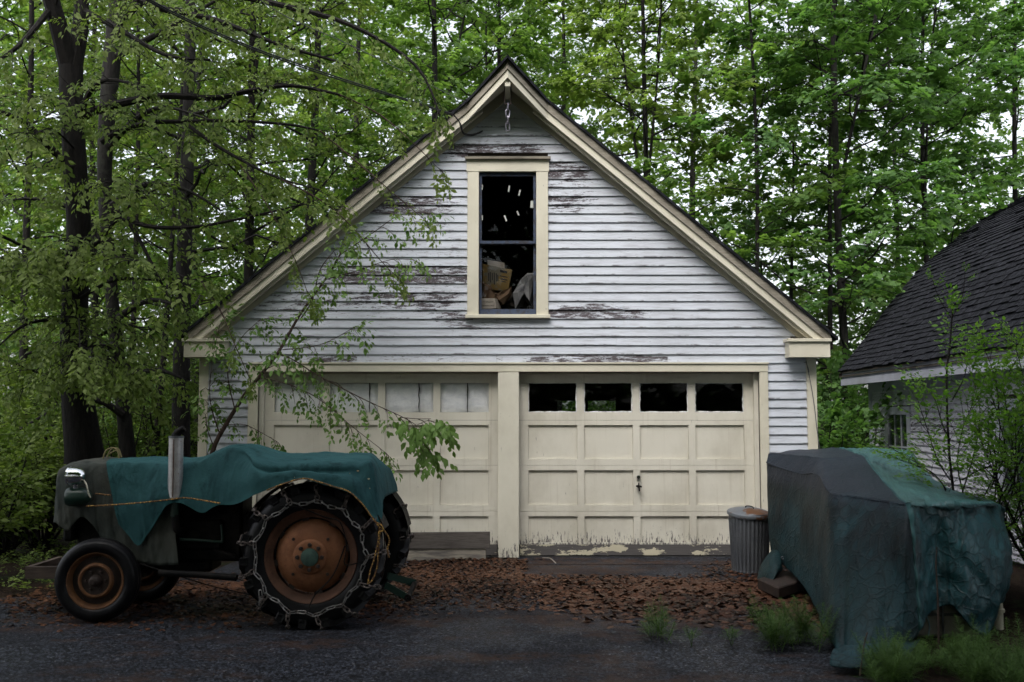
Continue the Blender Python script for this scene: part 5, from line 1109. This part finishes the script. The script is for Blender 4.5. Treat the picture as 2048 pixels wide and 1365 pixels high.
bough([(155,650,11.5),(110,640,11.1),(50,650,10.7),(0,690,10.4)], .03, .008); bough([(160,800,11.5),(110,760,11.2),(60,740,10.9),(10,720,10.7)], .022, .006)
bough([(160,700,11.4),(220,660,11.1),(260,650,10.9),(300,670,10.8)], .022, .006); bough([(155,600,11.4),(230,560,11.0),(310,560,10.8),(400,560,10.7)], .025, .006, step=.25); bough([(160,780,11.4),(220,760,11.0),(280,770,10.9)], .018, .005)
bough([(165,20,11.5),(240,60,11.0),(330,110,10.7),(420,120,10.5)], .04, .012); bough([(100,20,11.2),(40,90,10.8),(-20,130,10.6)], .04, .012); bough([(175,-60,11.5),(300,10,11.0),(430,40,10.8),(560,90,10.6),(700,130,10.5)], .05, .012)
bough([(175,-90,11.5),(380,-30,11.0),(560,10,10.8),(700,50,10.6),(830,130,10.5),(880,230,10.4)], .05, .008, step=.26)
# small leafy shoots off the trunk towards the drive
for i in range(18):
    py = rnd(230, 800); x0 = float(np.interp(py, [135,330,600,900], [142,150,150,168])); px = rnd(-20, 300); L = [(x0, py, 11.3), ((x0+px)/2, py-rnd(0,40), 10.9), (px, py+rnd(-50,70), rnd(9.9,10.8))]
    bough(L, .014, .004, 'shoot', reach=.6, step=.11)
# boughs reaching over the tractor and the drive, above the frame
for L in [[(-4.9,11.4,6.6),(-5.0,9.0,6.8),(-4.6,6.5,6.4),(-4.0,4.5,6.2)],[(-4.8,11.4,6.8),(-3.6,9.2,6.9),(-2.6,7.4,6.7),(-1.6,6.0,6.4)],[(-5.2,11.4,6.6),(-6.2,9.4,6.6),(-7.0,7.4,6.0),(-7.2,5.4,5.7)]]:
    pts = smooth(L); MB().tube(pts, lerpr([.04,.015], len(pts)), 7).build('bough', M['bark'], BT, True); sprout(pts, spr, subs, .03, t0=.2, step=.16, reach=1.3, sl=.5, per=.2, droop=.1)
# long thin shoots drooping in front of the roof
for L in [[(560,358,10.5),(640,400,10.45),(700,450,10.4),(760,520,10.4),(800,560,10.4)],[(480,330,10.6),(540,420,10.5),(590,520,10.5),(620,600,10.5)],[(640,262,10.5),(720,330,10.4),(790,390,10.4),(850,440,10.4)],[(680,190,10.6),(760,230,10.5),(830,290,10.4),(880,340,10.4)],[(400,560,10.7),(440,620,10.6),(470,690,10.5),(500,760,10.5)]]:
    bough(L, .010, .003, 'shoot', bark='twig', step=.24, reach=.30, sl=.24)
random.shuffle(spr); tubes('branches', subs, M['twig_d'], BT, 4, 'stuff'); foliage('crown', BT, spr, 'elm', M['elm'], M['twig_d'])
# second trunk, close behind
B2 = thing('grey_trunk_tree', 'grey barked tree just right of the big forked tree', 'tree', (gx(215, 12.6), 12.6, 0)); spr = []; subs = []
t2 = smooth(PX([(262,1010,12.8),(250,850,12.7),(228,640,12.6),(212,440,12.6),(210,300,12.6),(222,140,12.6),(235,0,12.6),(250,-120,12.6)])); MB().tube(t2, lerpr([.13,.09,.08,.08,.095,.11,.10,.08], len(t2)), 10).build('trunk', M['bark_g'], B2, True)
for L in [[(222,120,12.6),(330,60,12.3),(400,20,12.1),(470,-20,12.0)],[(212,300,12.6),(270,240,12.3),(330,215,12.1),(420,240,11.9)],[(212,420,12.6),(290,370,12.3),(370,380,12.1),(440,420,12.0)],[(215,500,12.6),(160,430,12.4),(90,400,12.2),(20,400,12.0)],[(230,640,12.6),(300,600,12.3),(370,620,12.1)],[(235,700,12.6),(180,690,12.3),(100,700,12.1)],[(240,760,12.6),(310,740,12.4),(370,760,12.3)],[(245,830,12.6),(190,800,12.4),(110,820,12.2),(40,860,12.0)],[(235,50,12.6),(320,-20,12.3),(420,-40,12.2)]]: bough(L, .05, .010, par=B2, sp=spr, sb=subs, bark='bark_g')
tubes('branches', subs, M['twig_d'], B2, 4, 'stuff'); foliage('crown', B2, spr, 'elm', M['elm_d'], M['twig_d'])

# ------------------------------------------------------------------ sapling in front of the left door
SP = thing('sapling', 'thin leafy sapling leaning right in front of the left garage door', 'sapling', at(425, 905, 11.2)-Vector((0,0,at(425,905,11.2).z))); spr = []; subs = []
kw = dict(par=SP, sp=spr, sb=subs, bark='twig', step=.10, reach=.34, sl=.25, per=.12, droop=.35, nm='stem')
bough([(405,1010,11.25),(425,905,11.2),(452,850,11.15),(490,790,11.1),(530,740,11.05),(560,700,11.0),(600,630,11.0),(650,560,11.0),(680,510,11.0),(692,475,11.0)], .030, .007, **{**kw, 't0':.35})
bough([(560,708,11.0),(590,722,10.95),(625,745,10.9),(680,775,10.85),(740,805,10.8),(800,832,10.8),(832,850,10.8)], .009, .0035, **kw)
bough([(600,640,11.0),(625,600,11.0),(640,540,11.0),(670,500,11.05)], .009, .004, **kw); bough([(520,755,11.05),(580,770,11.0),(640,800,10.9),(700,850,10.85),(770,905,10.85)], .007, .003, **kw)
bough([(800,835,10.8),(820,860,10.8),(840,885,10.8)], .005, .003, **{**kw, 'reach':.2}); bough([(800,835,10.8),(835,838,10.75),(862,838,10.7)], .005, .003, **{**kw, 'reach':.2})
bough([(835,850,10.8),(855,842,10.75),(876,846,10.7)], .003, .002, **{**kw, 'reach':.16, 'step':.05}); bough([(838,880,10.8),(850,893,10.78),(864,902,10.75)], .003, .002, **{**kw, 'reach':.16, 'step':.05}); bough([(455,850,11.15),(490,850,11.1),(530,870,11.05),(556,885,11.0)], .005, .0025, **{**kw, 'reach':.16}); bough([(440,870,11.2),(420,800,11.2),(425,720,11.2),(440,650,11.2)], .008, .003, **kw); bough([(470,820,11.1),(455,740,11.1),(480,680,11.1),(520,640,11.1)], .008, .003, **kw)
bough([(650,560,11.0),(720,540,10.9),(780,520,10.9),(825,520,10.85)], .006, .003, **kw); bough([(680,510,11.0),(740,470,10.95),(800,430,10.9),(850,425,10.9)], .006, .003, **kw); bough([(565,700,11.0),(640,690,10.95),(700,660,10.9)], .006, .003, **kw); bough([(430,900,11.2),(415,860,11.2),(411,830,11.2)], .006, .004, **{**kw, 'reach':.08})
tubes('branches', subs, M['twig'], SP, 4, 'stuff')
# the largest leaves, one by one; the rest joined
lv, lf = leafgeo('oval'); lms = []
for q in range(5):
    v = lv.copy(); v[:,0] *= rnd(.85,1.15); v[:,2] *= rnd(.6,2.2); me = npmesh('leaf', v, lf); me.materials.append(M['sapl']); lms.append(me)
near = sorted([s for s in spr if at(770, 700, 10.8).x < s[0][0] and s[0][2] < at(800, 760, 10.8).z], key=lambda s: -s[0][0])[:50]; ids = {id(s) for s in near}; oth = [s for s in spr if id(s) not in ids]; cnt = 0
for (p, d, u, s_) in near:
    d = Vector(d).normalized(); side = d.cross(Vector((0,0,1))); side = side.normalized() if side.length > .05 else Vector((1,0,0))
    for k in range(6):
        if cnt >= 300: break
        t = .2+.8*k/5; sg = 1 if k % 2 else -1; o = meshobj('leaf', lms[cnt % 5], None, SP, Vector(p)+d*s_*t+Vector((rnd(-.01,.01), rnd(-.01,.01), rnd(-.01,.01))))
        y = (d*rnd(.2,.8)+side*sg*rnd(.3,1)*(k < 5)+Vector((0,0,-rnd(.1,.9)))).normalized(); x = y.cross(Vector((rnd(-.4,.4), -.8, .7))).normalized(); z = x.cross(y)
        o.rotation_euler = Matrix((x, y, z)).transposed().to_euler(); q = rnd(.05,.085)*(1.25 if p[0] > at(800, 700, 10.8).x else 1.1); o.scale = (q, q, q); cnt += 1
foliage('foliage', SP, oth, 'sapl', M['sapl'], M['twig'])

# ------------------------------------------------------------------ shrubs at the right
SH = thing('tall_shrub', 'tall thin stemmed shrub with fresh leaves in front of the white house', 'shrub', (at(1905, 1000, 8.9).x, 8.9, 0)); spr = []; subs = []
kw = dict(par=SH, sp=spr, sb=subs, bark='twig_d', step=.08, reach=.33, sl=.23, per=.085, droop=-.15, nm='stem', t0=.2)
bough([(1920,1180,8.9),(1908,1000,8.9),(1898,900,8.9),(1893,760,8.9),(1900,690,8.9),(1905,620,8.9)], .014, .006, **{**kw, 'reach':.12, 'step':.2})
for L in [[(1905,640,8.9),(1880,600,8.9),(1865,560,8.85)],[(1903,640,8.9),(1925,590,8.9),(1930,545,8.85)]]: bough(L, .004, .002, **{**kw, 'reach':.05, 'step':.14, 'sl':.10})
for L in [[(1900,960,8.9),(1875,920,8.8),(1855,860,8.75),(1835,800,8.7)],[(1905,1000,8.9),(1870,950,8.7),(1830,930,8.7),(1800,920,8.6)],[(1900,880,8.9),(1885,850,8.8),(1870,800,8.8),(1850,775,8.8)],[(1920,1000,8.9),(1950,900,8.7),(1960,820,8.7),(1940,740,8.7)],[(1935,1040,8.9),(1985,960,8.6),(2000,860,8.5),(1990,760,8.5),(1970,700,8.5)],[(1960,1060,8.9),(2020,980,8.5),(2040,880,8.4),(2050,780,8.4),(2030,690,8.4)],[(1980,1080,8.9),(2040,1030,8.4),(2075,940,8.3),(2085,840,8.3)],[(1930,1020,8.9),(1900,1000,8.7),(1880,960,8.6),(1850,950,8.6)],[(1905,800,8.9),(1930,750,8.8),(1935,700,8.8)],[(1950,1050,8.9),(1985,1010,8.5),(2020,1000,8.4),(2060,1010,8.3)],[(2000,1090,8.8),(2030,1080,8.3),(2060,1060,8.2),(2090,1050,8.2)],[(1925,960,8.8),(1960,940,8.5),(2000,930,8.4),(2030,940,8.3)],[(2000,1000,8.8),(2050,900,8.2),(2070,780,8.2),(2060,720,8.2)],[(1930,1000,8.9),(1915,930,8.7),(1925,860,8.7),(1945,810,8.7)],[(1985,1040,8.7),(1990,960,8.4),(1960,880,8.4)],[(1990,1060,8.6),(2030,960,8.3),(2010,800,8.3)],[(2010,1080,8.5),(2040,1000,8.3),(2030,900,8.2),(2045,840,8.2)],[(1990,1080,8.5),(2000,1000,8.3),(2020,930,8.2),(2060,880,8.2)],[(1980,980,8.6),(2010,900,8.4),(1995,820,8.4),(2020,740,8.4)]]:
    bough(L, .007, .0025, **kw)
tubes('branches', [(q, [v*.7 for v in r]) for q, r in subs], M['twig_d'], SH, 3, 'stuff'); foliage('foliage', SH, spr, 'shrub', M['shrub'], M['twig_d'])
bush('bush', 'dark leafy bush at the right edge behind the covered machine', (4.75, 8.9), .7, 1.9, 14, 'shrub', 'maple_d', sl=.2, reach=.35, step=.15, per=.12)

# ------------------------------------------------------------------ feathery horsetails at the right of the drive
def horsetails(label, spots, hmin, hmax, group='clumps of feathery horsetail'):
    c = sum((Vector((x, y, 0)) for x, y in spots), Vector())/len(spots); T = thing('horsetail_clump', label, 'plant', c, group); V = []; F = []; st = []
    for x, y in spots:
        h = rnd(hmin, hmax); lean = Vector((rnd(-.65,.65), rnd(-.65,.65), 1)).normalized(); p0 = Vector((x, y, 0)); st.append(([p0, p0+lean*h], [.0022,.001]))
        nw = int(h/.017)
        for k in range(3, nw):
            t = k/nw; p = p0+lean*h*t; ln = (.13*(1-t)+.012)*rnd(.7,1.25); a0 = rnd(0, 6.28)
            for j in range(7):
                a = a0+j*.9; d = Vector((cos(a), sin(a), rnd(-.1,.6))).normalized(); q = p+d*ln; sd_ = Vector((-sin(a), cos(a), 0))*.0021; n = len(V); V += [p-sd_, p+sd_, q+sd_*.5, q-sd_*.5]; F.append((n, n+1, n+2, n+3))
    tag(meshobj('fronds', npmesh('fronds', V, F), M['horse'], T), kind='stuff'); tubes('stems', st, M['horse'], T, 4, 'stuff')
def gp(px, py):      # the ground point seen at a pixel
    v = (682.5-py)/FOC; dz = sin(PITCH)+v*cos(PITCH); dy = cos(PITCH)-v*sin(PITCH); Y = -CAMH*dy/dz; return ((px-1024)/FOC*Y/dy, Y)
def scat(px0, px1, py0, py1, n): return [gp(rnd(px0, px1), rnd(py0, py1)) for _ in range(n)]
horsetails('large feathery green clump at the left foot of the covered machine', scat(1535,1640,1275,1305,34), .2, .40)
horsetails('small feathery clump alone on the asphalt left of the leaf litter edge', scat(1300,1350,1262,1290,13), .16, .30)
horsetails('single feathery sprig right of the small clump on the asphalt', scat(1374,1384,1284,1294,3), .1, .17); horsetails('single feathery sprig nearest the large clump on its left', scat(1462,1474,1284,1298,4), .1, .18)
horsetails('feathery clump under the front of the tarp at the bottom edge', scat(1750,1830,1340,1385,44), .16, .34); horsetails('dense feathery clump in front of the cream panel', scat(1830,1960,1310,1350,60), .09, .21); horsetails('feathery clump in the bottom right corner of the drive edge', scat(1930,2080,1330,1400,70), .18, .36)
horsetails('thin feathery row between the large clump and the litter', scat(1500,1560,1240,1262,9), .1, .2)
tag(MB().tube(smooth([at(1720,1352,6.3), at(1728,1290,6.4), at(1735,1265,6.45)]), [.007,.006,.004,.004,.004,.004,.004,.004,.004], 5).build('bare_stick', M['twig'], None, True), 'bare reddish stick standing before the tarp hem', 'stick')
tag(MB().tube(smooth([at(1878,1300,6.9), at(1876,1200,6.9), at(1872,1130,6.95), at(1874,1095,6.95)]), lerpr([.008,.003], 13), 5).build('dry_stalk', M['twig'], None, True), 'thin dry stalk rising against the right tarp fold', 'stalk')

# ------------------------------------------------------------------ leaf litter
def dens(x, y):
    def g(cx, cy, rx, ry): return math.exp(-((x-cx)/rx)**2-((y-cy)/ry)**2)
    d = 1.1*g(1.55,9.3,1.2,.85)+1.1*g(.3,9.9,1.2,.5)+1.0*g(-.9,10.5,.9,.8)+1.3*g(-.35,11.3,.8,.45)+.8*g(-1.9,9.3,1.6,.9)+.8*g(2.7,10.4,.6,1.0)+.6*g(-3.4,9.3,1.5,1.0)+.5*g(2.4,8.2,.5,.4)
    if .15 < x < 1.9 and 10.55 < y < 11.55: d *= .12
    return d
V = []; F = []; lv, lf = leafgeo('maple'); n = 0; T_ = []; Y_ = []; U_ = []; S_ = []
while n < 17000:
    x, y = rnd(-4.6,3.2), rnd(7.3,11.62)
    if random.random() < dens(x, y)*(1.15+.9*mn.noise(Vector((x*1.6, y*1.6, 3))))-.10: T_.append((x, y, rnd(.003,.03)*min(1.2, dens(x, y)))); a = rnd(0, 6.28); Y_.append((cos(a), sin(a), rnd(-.22,.22))); U_.append((rnd(-.45,.45), rnd(-.45,.45), 1)); S_.append(rnd(.022,.058)*(1.7 if x > .3 and y < 10 else 1.05)); n += 1
lv2 = lv.copy(); lv2[:,2] = lv2[:,2]*1.6+.15*np.abs(lv2[:,0]); v, f_ = instance(lv2, lf, rotm(np.array(Y_), np.array(U_)), S_, np.array(T_)); tag(meshobj('leaf_litter', npmesh('leaf_litter', v, f_), M['deadleaf']), kind='stuff')
T_ = []; Y_ = []
while len(T_) < 9000:
    x, y = rnd(-5,3), rnd(4.2,11.4)
    if random.random() < .16*max(0, sin(x*1.7+1.2*y)*sin(y*2.3-x*.6))+.6*min(1, dens(x, y)): a = rnd(0, 6.28); T_.append((x, y, .004)); Y_.append((cos(a), sin(a), rnd(0,.2)))
nv = np.array([(-.035,0,0),(.035,0,0),(0,1,.02)]); v, f_ = instance(nv, np.array([(0,1,2)]), rotm(np.array(Y_), np.array([(0.,0.,1.)]*len(Y_))), [rnd(.02,.05) for _ in T_], np.array(T_)); tag(meshobj('needle_litter', npmesh('needle_litter', v, f_), M['needle']), kind='stuff')
me = npmesh('fallen_leaf', lv2, lf); me.materials.append(simple('tan_dead_leaf', (.075,.036,.02), .5, .3, c2=(.12,.07,.045), scale=30))
for px, py in [(437,1222),(1150,1175),(1195,1180),(1292,1175),(1355,1190),(1230,1222),(1375,1228),(1262,1205),(1320,1212),(1410,1222),(1065,1172),(1010,1190),(1020,1195),(1075,1207),(1170,1245),(1218,1270),(905,1140),(945,1132)]:
    x, y = gp(px, py); own = {437: 'pale tan dead leaf lying on the dark litter between the tractor wheels', 1218: 'tan dead leaf alone on the bare asphalt below the litter edge'}.get(px); o = meshobj('fallen_leaf', me, None, None, (x, y, .045)); tag(o, own or 'pale tan dead leaf lying on top of the dark leaf litter', 'leaf', 'pale dead leaves on the litter'); o.rotation_euler = (rnd(-.6,.3), rnd(-.5,.5), rnd(0,6.28)); q = rnd(.05,.075); o.scale = (q,q,q)
tag(MB().tube(smooth([Vector((*gp(1085,1120), .02)), Vector((*gp(1100,1126), .05)), Vector((*gp(1112,1131), .02))]), .006, 5).build('fallen_twig', M['pale_wood'], None, True), 'pale curved twig on the asphalt before the right door', 'twig')
